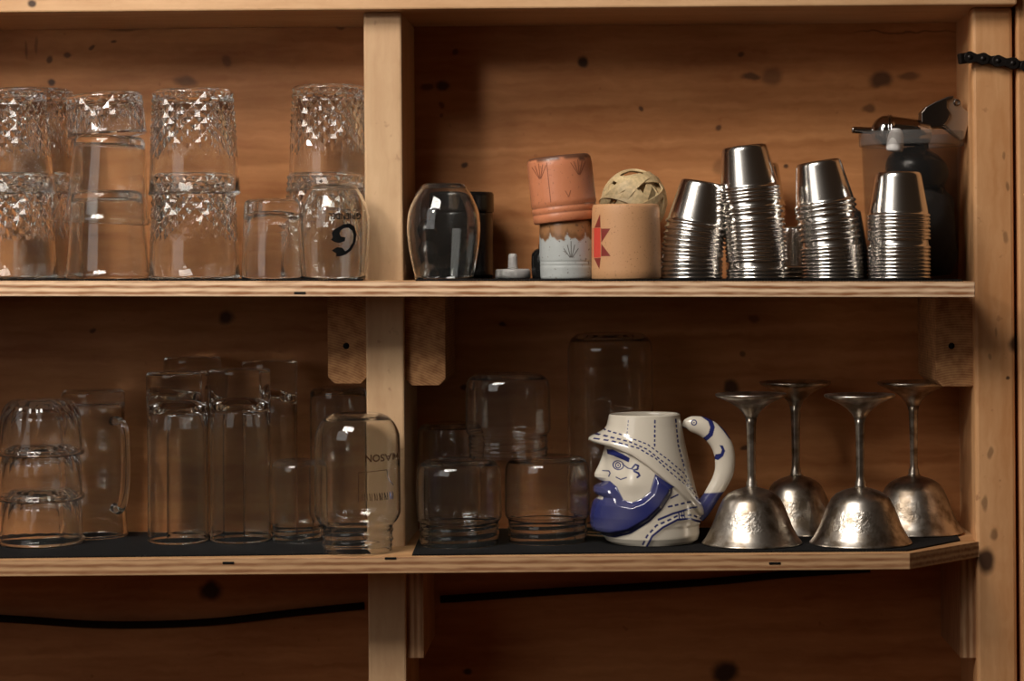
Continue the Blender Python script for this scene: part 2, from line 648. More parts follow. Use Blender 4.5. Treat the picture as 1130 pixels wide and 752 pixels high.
KN = [knot(*a) for a in [
    (488, 94, 9, 5, .75), (470, 97, 7, 4, .55), (503, 59, 4, 3, .6), (644, 68, 6, 6, .75), (708, 119, 3, 3, .6), (513, 181, 4, 3, .7),
    (486, 115, 2.5, 4, .5), (487, 127, 2, 3, .5),
    (818, 62, 4, 3, .55), (828, 84, 11, 4, .6), (851, 84, 12, 11, .42), (972, 88, 14, 9, .65), (1003, 84, 12, 5, .5),
    (959, 120, 8, 4, .5), (793, 142, 4, 4, .6), (868, 184, 3, 2, .7), (1000, 35, 60, 1.2, .4),
    (57, 92, 5, 4, .75), (75, 61, 4, 4, .6), (126, 47, 3, 2, .6), (101, 52, 3, 2, .6), (250, 68, 5, 7, .4), (205, 90, 12, 6, .5),
    (374, 30, 6, 3, .5), (55, 66, 4, 4, .6), (28, 55, 2, 10, .35), (40, 50, 2, 10, .35), (140, 33, 22, 2, .35), (795, 185, 8, 10, .3),
    (250, 351, 9, 8, .7), (101, 364, 4, 3, .6), (807, 427, 8, 8, .7), (820, 391, 3, 3, .5), (554, 358, 4, 3, .7), (512, 428, 4, 3, .7),
    (832, 353, 6, 4, .4), (820, 495, 5, 3, .7), (232, 652, 12, 11, .8), (800, 742, 15, 12, .8), (515, 741, 5, 4, .7), (1032, 365, 3, 6, .5)]]

M_BACK = mat_wood('pine_plywood_back', 'X', (0.58, 0.262, 0.098), (0.34, 0.125, 0.038), rings=46, knots=KN, stain=.45)
M_POST = mat_wood('pine_post', 'Z', (0.64, 0.43, 0.25), (0.48, 0.29, 0.155), rings=30, offset=(3, 1, 2), stain=.4)
kr = [(1088, 620, 10, 14, 1.0), (1121, 380, 8, 10, 1.0), (1112, 416, 2, 2, .7), (1098, 368, 2, 5, .3), (1092, 395, 2, 4, .3),
      (1108, 262, 3, 6, .35), (1094, 500, 3, 7, .4), (1088, 556, 3, 8, .4), (1096, 590, 4, 8, .45), (1112, 205, 2, 5, .4), (1106, 172, 2, 4, .35)]
M_RPOST = mat_wood('pine_side_post', 'Z', (0.70, 0.395, 0.190), (0.50, 0.232, 0.090), rings=34,
                   knots=[knot(*a, Y=Y_POST) for a in kr], offset=(1, 4, 0), stain=.5)
M_BEAM = mat_wood('pine_beam', 'X', (0.62, 0.385, 0.21), (0.43, 0.23, 0.105), rings=30,
                  knots=[knot(35, 4, 5, 5, 1.0, Y=2.262)], offset=(5, 2, 1), stain=.4)
M_SHELF = mat_wood('shelf_veneer', 'X', (0.62, 0.37, 0.18), (0.40, 0.19, 0.075), offset=(2, 7, 3), stain=.4)
M_PLY = mat_ply('plywood_edge', 'Z', (0.80, 0.56, 0.36), (0.27, 0.11, 0.042), 0.0155)
M_PLY2 = mat_ply('plywood_edge_dimmed', 'Z', (0.50, 0.30, 0.155), (0.24, 0.105, 0.045), 0.0165)  # plywood edge again, with the weaker light lower down put into its colour
M_PLYV = mat_ply('plywood_bracket_edge', 'X', (0.55, 0.33, 0.18), (0.30, 0.14, 0.06), 0.017, along='Z')
M_IRON = mat_plain('black_iron', (0.018, 0.014, 0.012), 0.42, 0.7, bump=.4, bscale=500)
M_RUBBER = mat_plain('black_rubber_mesh', (0.009, 0.0085, 0.0085), 0.85, bump=.9, bscale=900, spec=.15)
M_GLASS = mat_glass('clear_glass')
M_GLASS2 = mat_glass('clear_jar_glass', haze=0.003)
M_STEEL = mat_plain('brushed_steel', (0.70, 0.67, 0.63), 0.20, 1.0)
M_SILVER = mat_silver('tarnished_silver')
M_BLACK = mat_plain('black_plastic', (0.007, 0.0065, 0.0065), 0.25, spec=.35)
M_INK = mat_plain('black_print', (0.006, 0.006, 0.006), 0.6, spec=.1)
M_BROWNINK = mat_plain('brown_print', (0.045, 0.026, 0.016), 0.5)
M_CABLE = mat_plain('dark_cable_sheath', (0.014, 0.010, 0.008), 0.9, spec=.08)
M_WHITE = mat_plain('white_plastic', (0.62, 0.60, 0.58), 0.45)
M_FLOOR = mat_wood('floor_boards', 'X', (0.20, 0.11, 0.06), (0.11, 0.05, 0.025))
M_PLASTER = mat_plain('dark_plaster', (0.20, 0.15, 0.11), 0.9, bump=.2, bscale=60)

# ------------------------------------------------------------------ the setting
fl = link('floor', box_mesh('floor', -2.5, 2.5, -2.0, 2.6, -1.54, -1.5), M_FLOOR)
tag(fl, kind='structure')
wl = link('wall_back', box_mesh('wall_back', -2.5, 2.5, 2.47, 2.6, -1.5, 1.4), M_PLASTER)
tag(wl, kind='structure')
tr = link('trim_1', box_mesh('trim_1', P(1123.5, 300, 2.284).x, 0.62, 2.279, 2.469, -1.5, 1.2, 0.002), M_RPOST)
tag(tr, kind='structure')

# ------------------------------------------------------------------ shelving unit
unit = empty('shelving_unit', ORG)
tag(unit, 'open pine shelving unit with two plywood shelves and a plank back', 'shelf')


def wood_box(name, x0, x1, y0, y1, z0, z1, mat, bev=0.0015, parent=unit):
    return link(name, box_mesh(name, x0 - ORG.x, x1 - ORG.x, y0 - ORG.y, y1 - ORG.y, z0 - ORG.z, z1 - ORG.z, bev), mat, parent)


XL = -0.80
BEAM_Y = 2.262
beam_z = P(540, 9.5, BEAM_Y).z
XR_IN, XR_OUT = P(1075, 300, Y_POST).x, P(1119.5, 300, Y_POST).x
pm0, pm1 = P(402, 160, Y_POST).x, P(444, 160, Y_POST).x
wood_box('back_panel', XL, XR_OUT, Y_BACK, Y_BACK + 0.012, -1.49, 0.62, M_BACK, 0)
wood_box('top_beam', XL, XR_OUT + 0.001, BEAM_Y, Y_BACK, beam_z, beam_z + 0.045, M_BEAM, 0.002)
wood_box('post', pm0, pm1, Y_POST, Y_BACK, -1.5, beam_z, M_POST, 0.0022)
wood_box('post', XR_IN, XR_OUT, Y_POST, Y_POST + 0.03, -1.5, beam_z, M_RPOST, 0.0035)
wood_box('side_panel', XR_IN + 0.006, XR_OUT, Y_POST + 0.03, Y_BACK, -1.5, beam_z, M_RPOST, 0.0)
wood_box('side_panel', XL - 0.02, XL, Y_POST, Y_BACK, -1.5, beam_z, M_RPOST, 0.001)


def shelf_mesh(name, outline, t, edge):
    me = prism_mesh(name, outline, 0, 1)
    for v in me.vertices:
        x, y, z = v.co
        v.co = (x, z, -t * y)
    fix_normals(me)
    bm = bmesh.new(); bm.from_mesh(me)
    bmesh.ops.bevel(bm, geom=[e for e in bm.edges], offset=0.0009, segments=2, affect='EDGES', profile=.5)
    bm.to_mesh(me); bm.free()
    me.materials.append(M_SHELF)
    me.materials.append(edge)
    for p in me.polygons:
        p.material_index = 0 if abs(p.normal.z) > 0.8 else 1
    me.update()
    return me


UT, LT = 0.0155, 0.0165
# upper shelf: its own slight slope
ur = UB.x
up = link('shelf_board', shelf_mesh('shelf_board', [(XL, Y_SHELF), (ur, Y_SHELF), (ur, Y_BACK), (XL, Y_BACK)], UT, M_PLY), None, unit)
up.rotation_euler = (0, -UP_TILT, 0)
up.location = Vector((0, 0, up_z(0))) - ORG
# lower shelf with its right front corner cut off
ca, cb = P(1004, 612, Y_SHELF), P(1079, 604, Y_POST)
lo = link('shelf_board', shelf_mesh('shelf_board', [(XL, Y_SHELF), (ca.x, Y_SHELF), (cb.x, Y_POST + .0), (XR_IN + .006, Y_POST + 0.001),
                                                    (XR_IN + .006, Y_BACK), (XL, Y_BACK)], LT, M_PLY2), None, unit)
lo.location = Vector((0, 0, LOW_Z)) - ORG
for sb, px, py, yy in ((up, 331, 323.5, Y_SHELF), (lo, 431, 616.5, Y_SHELF), (lo, 855, 622, Y_SHELF), (lo, 252, 621.5, Y_SHELF)):
    q = P(px, py, yy)
    s = link('staple', box_mesh('staple', -.0058, .0058, -.0006, .004, -.0011, .0011, .0004), M_INK, sb)
    s.location = (q.x - (sb.location.x + ORG.x), q.y - 0.0002 - (sb.location.y + ORG.y), q.z - (sb.location.z + ORG.z))
    if sb is up:
        s.location.z = q.z - up_z(q.x)

# square cleats under the upper shelf (end grain towards the room)
for (x0, x1, yb, nx, hid) in ((362, 404.5, 424, (382, 382), 0), (450, 492, 426, None, 0), (1033, 1082, 427, (1050, 382), 1)):
    Yc = 2.296
    a, b_ = P(x0, yb, Yc), P(x1, yb, Yc)
    xa, xb = a.x, (XR_IN + .006 if hid else b_.x)
    if x0 == 362:
        xb = pm0
    if x0 == 450:
        xa = pm1
    zt = up_z((xa + xb) / 2) - UT + 0.0003
    ch = 0.007
    poly = [(xa, zt), (xa, a.z + ch), (xa + ch, a.z), (xb - ch, a.z), (xb, a.z + ch), (xb, zt)]
    if hid:
        poly = [(xa, zt), (xa, a.z + ch), (xa + ch, a.z), (xb, a.z), (xb, zt)]
    poly = [(x - ORG.x, z - ORG.z) for x, z in poly]
    me = prism_mesh('cleat', poly, Yc - ORG.y, Y_BACK - ORG.y, 0.0008)
    cx = (P(1060, 500, Yc) - ORG) if hid else (P(x0 - 40, 560, Yc) - ORG)
    c = link('cleat', me, mat_endgrain('cleat_end_grain', (0.52, 0.27, 0.11), (0.27, 0.11, 0.04), cx.x, cx.z), unit)
    if nx:
        q = P(nx[0], nx[1], Yc) - ORG
        n = link('nail_hole', lathe('nail_hole', [(0.6, 0), (0.6, 3.2), (0, 3.6), (-.6, 0)], 14, .00093), M_INK, c)
        n.location = q
        n.rotation_euler = (math.pi / 2, 0, 0)

# thin plywood brackets under the lower shelf
for x0, x1 in ((450, 468), (1060, 1078)):
    Yb = 2.292
    a, b_ = P(x0, 727, Yb), P(x1, 727, Yb)
    xa, xb = (pm1, b_.x) if x0 == 450 else (a.x, XR_IN + .006)
    wood_box('bracket', xa, xb, Yb, Y_BACK, a.z, LOW_Z - LT, M_PLYV, 0.0008)

# cable stapled along the back below the lower shelf
pts = [P(x, y, Y_BACK - .0045) for x, y in spline([(-60, 680), (20, 684), (120, 690), (230, 687), (330, 676), (402, 669)], 40)]
o = link('cable', tube_mesh('cable', [p - pts[0] for p in pts], 0.0042, 10), M_CABLE)
o.location = pts[0]
tag(o, 'dark cable sagging along the back panel below the shelf, left of the post', 'cable')
pts = [P(x, y, Y_BACK - .0045) for x, y in spline([(486, 661.8), (510, 660.5), (600, 654), (720, 647), (800, 641), (870, 634), (960, 628)], 40)]
o = link('cable', tube_mesh('cable', [p - pts[0] for p in pts], 0.0042, 10), M_CABLE)
o.location = pts[0]
tag(o, 'dark cable rising along the back panel below the shelf, right of the post', 'cable')

# ------------------------------------------------------------------ bare bulbs on cords in front of the unit (above the frame)
mb, nt_, b_ = new_mat('lit_bulb')
b_.inputs['Base Color'].default_value = (1, 1, 1, 1)
b_.inputs['Emission Color'].default_value = (1.0, 0.92, 0.82, 1)
b_.inputs['Emission Strength'].default_value = BULB_E
for (bx_, by_, bz_), lb in zip(BULBS, ('lower of the two bare bulbs hanging in front of the shelves', 'higher of the two bare bulbs hanging in front of the shelves')):
    lamp = empty('pendant_bulb', (bx_, by_, bz_))
    tag(lamp, lb, 'lamp')
    link('bulb', lathe('bulb', dense([(-60, .01), (-57, 20), (-40, 45), (0, 60), (40, 45), (56, 20), (62, 14), (63, .01)], 40), 32, .001), mb, lamp)
    link('socket', lathe('socket', [(62, 0), (62, 17), (66, 18), (95, 18), (102, 8), (103, 0)], 24, .001), M_BLACK, lamp)
    link('cord', tube_mesh('cord', [(0, 0, .1), (0, 0, .4), (0, 0, 1.4 - bz_)], .003, 8), M_CABLE, lamp)

# ------------------------------------------------------------------ rubber shelf liners
def liner(name, quad, zf, label, step=0.0030):
    """quad: front-left, front-right, back-right, back-left (x, y); front edge knobbly like cut mesh."""
    (ax, ay), (bx, by) = quad[:2]
    rest = list(quad[2:])
    n = int((bx - ax) / (step / 2))
    front = []
    for i in range(n + 1):
        t = i / n
        wob = 0.0011 * (i % 2) + 0.0022 * math.sin(t * 7.1 + ax * 9) * 0.5
        front.append((ax + (bx - ax) * t, ay + (by - ay) * t + wob))
    bot = front + rest
    o0 = Vector((ax, ay, zf(ax)))
    me_v, nb = [], len(bot)
    for k, tz in enumerate((0.0001, MAT_T)):
        for x, y in bot:
            me_v.append((x - o0.x, y - o0.y, zf(x) - o0.z + tz))
    # faces: fan strips between the front row and the back edge
    f = []
    top = nb
    m = len(front)
    for i in range(m - 1):
        f.append((i, i + 1, nb + i + 1, nb + i))
    for i in range(m - 1, nb):
        i2 = (i + 1) % nb
        f.append((i, i2, nb + i2, nb + i))
    f.append(tuple(range(nb, 2 * nb)))
    f.append(tuple(range(nb - 1, -1, -1)))
    me = fix_normals(from_data(name, me_v, f, False))
    o = link(name, me, M_RUBBER)
    o.location = o0
    tag(o, label, 'shelf liner')
    return o


YF = Y_SHELF + 0.004
liner('shelf_liner', [(XL + .002, YF), (P(401, 308, 2.22).x, YF), (pm0 - .002, Y_POST - .002), (XL + .002, Y_POST + .12)], up_z,
      'black rubber mesh liner on the upper shelf under the diamond tumblers')
liner('shelf_liner', [(P(460, 308, 2.22).x, YF + .002), (P(1060, 308, 2.22).x, YF), (XR_IN - .002, Y_BACK - .01), (pm1 + .004, Y_BACK - .01)], up_z,
      'black rubber mesh liner on the upper shelf under the steel cups')
zl = lambda x: LOW_Z
liner('shelf_liner', [(XL + .002, 2.203), (P(408, 613, 2.215).x, 2.222), (pm0 - .004, 2.280), (pm0 - .004, 2.40), (XL + .002, 2.425)], zl,
      'black rubber mesh liner on the lower shelf under the tall glasses and jars')
liner('shelf_liner', [(P(455, 613.5, 2.21).x, 2.208), (P(1002, 611, 2.212).x, 2.212), (P(1060, 603, 2.285).x, 2.288), (XR_IN - .008, 2.40), (pm1 + .006, 2.42)], zl,
      'black rubber mesh liner on the lower shelf under the goblets and mug')

# ------------------------------------------------------------------ placing
def upper(px, Y, dz=0.0):
    x = P(px, 300, Y).x
    return Vector((x, Y, up_z(x) + MAT_T + 0.0002 + dz))


def lower(px, Y, dz=0.0, py=605):
    x = P(px, py, Y).x
    return Vector((x, Y, LOW_Z + MAT_T + 0.0002 + dz))


def place(o, loc, tilt=0.0, spin=0.0, fwd=0.0):
    o.location = loc
    o.rotation_euler = (math.radians(fwd), math.radians(tilt), math.radians(spin))
    o.rotation_mode = 'XYZ'
    return o


def U(Y):
    return Y / F


# ------------------------------------------------------------------ upper shelf, left: glasses
def dia(px, Y, label, dz=0.0, tilt=0.0, spin=0.0, rim=50, base=43, h=116, grp='diamond cut tumblers on the upper shelf'):
    me = diamond_glass('diamond_tumbler', rim, base, h, 3.0, 11.0, U(Y))
    o = link('diamond_tumbler', me, M_GLASS)
    place(o, upper(px, Y, dz), tilt, spin)
    tag(o, label, 'glass', grp)
    return o


u = U(2.262)
dia(214.5, 2.262, 'diamond cut tumbler upside down, lower of the stack beside the small tumbler', spin=4)
dia(215.5, 2.262, 'diamond cut tumbler upside down, upper of the tallest stack beside the small tumbler', 92 * u, -0.6, 11)
dia(13, 2.262, 'diamond cut tumbler upside down at the left frame edge, lower of its stack', spin=7)
dia(11, 2.262, 'diamond cut tumbler upside down at the left frame edge, upper of its stack', 91 * u, -2.2, 2)
ub = U(2.37)
dia(38, 2.372, 'diamond cut tumbler behind the left edge stack, lower one standing on the shelf', rim=48, base=41, spin=3)
dia(38, 2.372, 'diamond cut tumbler behind the left edge stack, upper one near the back', 92 * ub, 0.5, 15, rim=48, base=41)
dia(360.5, 2.352, 'diamond cut tumbler behind the logo glass, lower one standing on the shelf', rim=49, base=41, spin=1)
dia(365, 2.352, 'diamond cut tumbler behind the logo glass, upper one beside the post', 96 * U(2.352), 0.0, 8, rim=46, base=39.5)

# plain nested tumblers
out = [(0, 45.5), (1.2, 47), (3.5, 47.6), (6, 47), (8, 45.4), (30, 43.4), (60, 41), (88, 38.8), (93, 38), (96, 35.5), (97, 32)]
pl = vessel(out, 2.6, 9.0)
yA = 2.262
plain = lathe('plain_tumbler', pl, 64, U(yA))
o = place(link('plain_tumbler', plain, M_GLASS), upper(119, yA), 0)
tag(o, 'plain clear tumbler upside down, bottom of the stack between the diamond stacks', 'glass', 'plain stacking tumblers')
o = place(link('plain_tumbler', plain, M_GLASS), upper(118, yA, 60.5 * u), 2.6)
tag(o, 'plain clear tumbler with a thick rim, middle of the leaning stack', 'glass', 'plain stacking tumblers')
me = diamond_glass('glass_dish', 43, 40.5, 46, 3.0, 9.0, U(yA), lo=.12, amp=1.0)
o = place(link('glass_dish', me, M_GLASS), upper(119.5, yA, 157.5 * u), -4.2)
tag(o, 'short patterned glass dish tipped on top of the plain tumbler stack', 'glass')

# small tumbler with scooped facets
out = [(0, 33), (1.5, 34), (4, 34), (40, 32.8), (74, 31.4), (84, 30.4), (87, 28.5), (88, 25)]
pr = vessel(out, 2.6, 14, inner=[(0, 31.2), (2, 31), (30, 30.0), (50, 28.5), (66, 26), (71, 22), (74, 14)])
me = lathe('small_tumbler', pr, 60, U(2.25), mod=lambda t, z, r: (-0.9 * abs(math.sin(4 * t)) * max(0, min(1, (z - 30) / 25)) if r < 30 else 0))
o = place(link('small_tumbler', me, M_GLASS), upper(301, 2.25), 0)
tag(o, 'small thick-based tumbler upside down beside the logo glass', 'glass')


def stemless(name, prof, Y, px, label, wall=1.6):
    d = dense(prof, 44)
    h = d[-1][0]
    inner = [(z, max(r - wall, 1)) for z, r in d if z < h - 5]
    pr_ = [(h - 1.5, 0), (h - 1.2, d[-1][1] * .6)] + [(z, r) for z, r in reversed(d)] + inner
    pr_ += [(h - 4.6, inner[-1][1] * .7), (h - 4.4, 0)]
    me_ = lathe(name, pr_, 72, U(Y))
    o_ = place(link(name, me_, M_GLASS), upper(px, Y))
    tag(o_, label, 'glass')
    return o_, d


def prof_r(d, z):
    zs = [p[0] for p in d]; rs = [p[1] for p in d]
    return float(np.interp(z, zs, rs))


LOGO_P = [(0, 34), (20, 36.6), (45, 38.8), (62, 39.3), (78, 37), (90, 32), (98, 27.5), (103, 24), (105, 20)]
YL = 2.244
lg, dl = stemless('stemless_glass', LOGO_P, YL, 369, 'rounded stemless glass with black swirl logo upside down by the post')


def wrap(name, verts2, faces, d, cx, py_base, u_, mat, parent, eps=0.25):
    """verts2: image pixels (px, py); wraps flat shapes onto the front of a lathe of profile d."""
    vv = []
    for px, py in verts2:
        z = py_base - py
        r = prof_r(d, z) + eps
        x = px - cx
        x = max(-r * .985, min(r * .985, x))
        vv.append((x * u_, -math.sqrt(r * r - x * x) * u_, z * u_))
    me_ = from_data(name, vv, faces, False)
    o_ = link(name, me_, mat, parent)
    return o_


def tri_poly(poly, sub=0):
    bm = bmesh.new()
    vs_ = [bm.verts.new((x, y, 0)) for x, y in poly]
    f = bm.faces.new(vs_)
    f.normal_update()
    bmesh.ops.triangulate(bm, faces=[f])
    for _ in range(sub):
        bmesh.ops.subdivide_edges(bm, edges=list(bm.edges), cuts=1, use_grid_fill=True)
    bmesh.ops.triangulate(bm, faces=list(bm.faces))
    bm.verts.index_update()
    v = [(q.co.x, q.co.y) for q in bm.verts]
    fs = [tuple(q.index for q in g.verts) for g in bm.faces]
    bm.free()
    return v, fs


G = [(330, 365), (370, 341), (410, 336), (440, 356), (451, 410), (441, 470), (416, 520), (382, 548), (350, 559), (316, 560), (320, 541),
     (288, 519), (325, 497), (360, 501), (379, 524), (402, 507), (426, 468), (434, 420), (425, 387), (402, 364), (375, 368), (352, 383),
     (342, 402), (351, 425), (382, 432), (377, 455), (345, 469), (310, 463), (284, 445), (298, 430), (291, 400), (310, 377)]
G = [(325 + x / 6.27, 195 + y / 6.27) for x, y in G]
v, f = tri_poly(G, 1)
BASE_L = 309.0
wrap('swirl_logo', v, f, dl, 369, BASE_L, U(YL), M_INK, lg)


def text_tris(txt, size):
    cu = bpy.data.curves.new('t', 'FONT')
    cu.body = txt
    cu.size = size
    cu.align_x = 'CENTER'
    cu.align_y = 'CENTER'
    cu.resolution_u = 3
    cu.offset = size * 0.024
    to = bpy.data.objects.new('t', cu)
    COL.objects.link(to)
    dg = bpy.context.evaluated_depsgraph_get()
    me_ = to.evaluated_get(dg).to_mesh()
    v_ = [(p.co.x, p.co.y) for p in me_.vertices]
    f_ = [tuple(p.vertices) for p in me_.polygons]
    to.to_mesh_clear() if hasattr(to, 'to_mesh_clear') else None
    bpy.data.objects.remove(to)
    bpy.data.curves.remove(cu)
    return v_, f_


def text_up_down(txt, size, cx, cy_, width):
    """upside-down lettering centred at a pixel."""
    v_, f_ = text_tris(txt, size)
    w = max(p[0] for p in v_) - min(p[0] for p in v_)
    k = width / w
    return [(cx - x * k, cy_ + y) for x, y in v_], f_


v, f = text_up_down('GRIENDEL', 9.2, 385.0, 240.2, 33.5)
wrap('lettering', v, f, dl, 369, BASE_L, U(YL), M_INK, lg, .5)
# tiny line under the name: too small to read, two runs of short strokes
vv, ff = [], []
for i in range(26):
    x = 367 + i * 1.33
    if 18 <= i <= 19:
        continue
    hgt = 1.3 + .5 * ((i * 7) % 3) / 2
    k = len(vv)
    vv += [(x, 233.4 - hgt / 2), (x + .8, 233.4 - hgt / 2), (x + .8, 233.4 + hgt / 2), (x, 233.4 + hgt / 2)]
    ff.append((k, k + 1, k + 2, k + 3))
wrap('small_print', vv, ff, dl, 369, BASE_L, U(YL), M_BROWNINK, lg)

# ------------------------------------------------------------------ upper shelf, right compartment
DARK_P = [(0, 32), (18, 36), (40, 39.5), (58, 40.5), (75, 38.5), (90, 32.5), (99, 27), (104, 23), (105.5, 19)]
dg_, dd = stemless('stemless_glass', DARK_P, 2.262, 490, 'rounded stemless glass upside down in front of the black canister')
can_p = [(0, 0), (0, 34), (2, 35.5), (70, 35.5), (72, 34.6), (74, 35.6), (90, 35.6), (92.5, 34), (93, 0)]
o = empty('black_canister', upper(509, 2.375))
tag(o, 'tall black canister with a lid behind the stemless glass', 'canister')
link('body', lathe('body', [(0, 0), (0, 34), (2, 35.5), (71, 35.5), (72, 35.0), (72, 0)], 48, U(2.375)), M_BLACK, o)
l_ = link('lid', lathe('lid', [(72.2, 0), (72.2, 36), (74, 36.6), (92, 36.6), (94.5, 35), (95, 0)], 48, U(2.375)), M_BLACK, o)
o = link('black_pepper_mill', lathe('black_pepper_mill', dense([(0, 0.01), (0, 13), (6, 13.5), (14, 9), (20, 10), (28, 12.5), (36, 10), (40, 7.5), (45, 10), (53, 12.5), (61, 9), (64, 5), (65, 0.01)], 60), 32, U(2.34)), M_BLACK)
place(o, upper(471, 2.318))
tag(o, 'small black turned mill with two knobs seen through the stemless glass', 'pepper mill')
# white lid with a peg
o = empty('white_peg_stand', upper(566, 2.34))
tag(o, 'small white plastic stand with upright peg on the upper shelf', 'stand')
link('disc', lathe('disc', [(0, 0), (0, 18.5), (1, 19.6), (8, 19.6), (10.4, 18), (10.6, 0)], 40, U(2.34)), M_WHITE, o)
link('peg', lathe('peg', [(10.6, 0), (10.6, 6), (13, 5.2), (25.5, 4.8), (27.3, 3.6), (27.5, 0)], 24, U(2.34)), M_WHITE, o)
# dark little bottle
o = empty('dark_bottle', upper(600, 2.335))
tag(o, 'small shiny black bottle peeking out left of the pale blue cup', 'bottle')
link('body', lathe('body', dense([(0, .01), (0, 10), (3, 13), (24, 13.5), (30, 11), (33, 7), (34, .01)], 40), 32, U(2.335)), mat_plain('black_glass', (0.01, 0.01, 0.01), 0.08), o)
link('cap', lathe('cap', [(33.5, 0), (33.5, 5.5), (38, 5.2), (38.5, 0)], 20, U(2.335)), M_BLACK, o)


def vlathe(name, prof, segs, u_, colf, mat, mod=None):
    me_ = lathe(name, prof, segs, u_, mod)
    ca_ = me_.color_attributes.new('Col', 'FLOAT_COLOR', 'POINT')
    for i, vt in enumerate(me_.vertices):
        x, y, z = vt.co
        th = math.atan2(x, -y)         # 0 faces the camera, + to the right
        ca_.data[i].color = (*colf(th, z / u_, math.hypot(x, y) / u_), 1)
    me_.materials.append(mat)
    return me_


def ribbons(lines, w):
    """polylines in pixels -> flat ribbons."""
    vv_, ff_ = [], []
    for ln in lines:
        for i in range(len(ln) - 1):
            (x0, y0), (x1, y1) = ln[i], ln[i + 1]
            L_ = math.hypot(x1 - x0, y1 - y0) or 1
            n = max(1, int(L_ / 4))
            nx, ny = -(y1 - y0) / L_ * w / 2, (x1 - x0) / L_ * w / 2
            for k in range(n):
                a0, a1 = k / n, (k + 1) / n
                q0 = (x0 + (x1 - x0) * a0, y0 + (y1 - y0) * a0)
                q1 = (x0 + (x1 - x0) * a1, y0 + (y1 - y0) * a1)
                b_ = len(vv_)
                vv_ += [(q0[0] + nx, q0[1] + ny), (q0[0] - nx, q0[1] - ny), (q1[0] - nx, q1[1] - ny), (q1[0] + nx, q1[1] + ny)]
                ff_.append((b_, b_ + 1, b_ + 2, b_ + 3))
    return vv_, ff_


# pale blue cup, brown unglazed upper part
YB = 2.268
ub_ = U(YB)
M_BLUECUP = mat_vcol('pale_blue_glaze', 0.35, 0.2, speck=.7, sscale=330, bump=.15)
blue_o = [(0, 28.5), (1.5, 29.5), (14, 30), (15, 29.6), (16, 30), (18, 30), (19, 29.6), (20, 30.1)]
blue_o += [(20 + k * 1.25, 30.2 + 0.3 * math.sin(k / 9)) for k in range(1, 33)] + [(62.5, 29.8), (65, 28.8), (66, 26)]


def blue_col(th, z, r):
    edge = 43.5 + 1.5 * math.sin(th * 9) + 1.0 * math.sin(th * 23)
    for c0 in (-0.62, 0.03, 0.75, 1.5, -1.4):
        dth = (th - c0) * 30
        edge = max(edge, 51.5 - abs(dth) * 2.6 - 1.5 * abs(math.sin(dth * 1.5)))
    t = max(0, min(1, (edge - z) / 1.2 + .5))
    b0 = (0.30, 0.145, 0.062)
    dk = max(0, min(1, 1 - abs(z - edge - 3) / 5))
    b0 = tuple(c * (1 - .45 * dk) for c in b0)
    g0 = (0.42, 0.44, 0.43)
    return tuple(b0[i] * (1 - t) + g0[i] * t for i in range(3))


bc = empty('ceramic_cup', upper(626, YB))
tag(bc, 'pale blue glazed ceramic cup with brown base, under the terracotta cup', 'cup')
link('body', vlathe('body', vessel(blue_o, 3.0, 5), 160, ub_, blue_col, M_BLUECUP), None, bc)
CUPY = 309.5
lf = []
for k in (-8, -4, 0, 4, 8):
    lf.append([(631 + .15 * k, 286), (631 + k, 276 - (8 - abs(k)))])
lf.append([(641, 288), (647, 287)])
v, f = ribbons(lf, .9)
M_INCISE_B = mat_plain('incised_grey_line', (0.13, 0.12, 0.11), .6)
wrap('leaf_relief', v, f, blue_o, 626, CUPY, ub_, M_INCISE_B, bc, .1)

# terracotta cup, upside down, tipped on the pale blue cup
M_TERRA = mat_vcol('terracotta_glaze', 0.42, 0.12, speck=.28, sscale=300, bump=.3)
ter = [(0, 33.5), (1.5, 35), (9, 35.3), (10.5, 34.4), (12, 35.4), (16, 35.4), (17.5, 34.4), (19, 35.6), (24, 35.7)]
ter += [(24 + 3 * k, 35.7 - .02 * k) for k in range(1, 15)] + [(69, 35), (71, 34), (72.5, 32)]


def terra_col(th, z, r):
    e = 68.8 + 1.3 * math.sin(th * 5 + .6) + 0.9 * math.sin(th * 13) - 2.2 * max(0, math.sin(th * 2 + .5))
    t = max(0, min(1, (z - e) / 1.0 + .5))
    a_ = (0.56, 0.205, 0.098)
    k = 1.0
    if abs(z - 10.5) < 1 or abs(z - 17.5) < 1:
        k = .55
    b0 = (0.13, 0.055, 0.03)
    if r < 33 and z < 60:
        return (0.06, 0.03, 0.02)
    return tuple(a_[i] * k * (1 - t) + b0[i] * t for i in range(3))


tc_ = empty('ceramic_cup', upper(624.5, YB, 63.0 * ub_), (0, math.radians(-5.6), 0))
tag(tc_, 'terracotta orange ceramic cup tipped upside down on the pale blue cup', 'cup')
link('body', vlathe('body', vessel(ter, 3.2, 6), 120, ub_, terra_col, M_TERRA,
                    mod=lambda t, z, r: (0.5 if (math.sin(t * 1 + 2.2) > 0 and 4 < z < 66 and r > 33) else 0)), None, tc_)
M_INCISE_T = mat_plain('incised_terracotta_line', (0.26, 0.085, 0.04), .6)
tl = []
for c0 in (-22, 21):
    for k in (-8, -4.5, 0, 4.5, 8):
        tl.append([(c0 + .1 * k, -49), (c0 + k, -63 - (8 - abs(k)) * .35)])
tl.append([(-13, -66), (-13, -22)])
tl.append([(7, -26), (4, -33)]); tl.append([(7, -26), (10, -33)])
v, f = ribbons(tl, .8)
wrap('leaf_relief', v, f, ter, 0, 0, ub_, M_INCISE_T, tc_, .75)

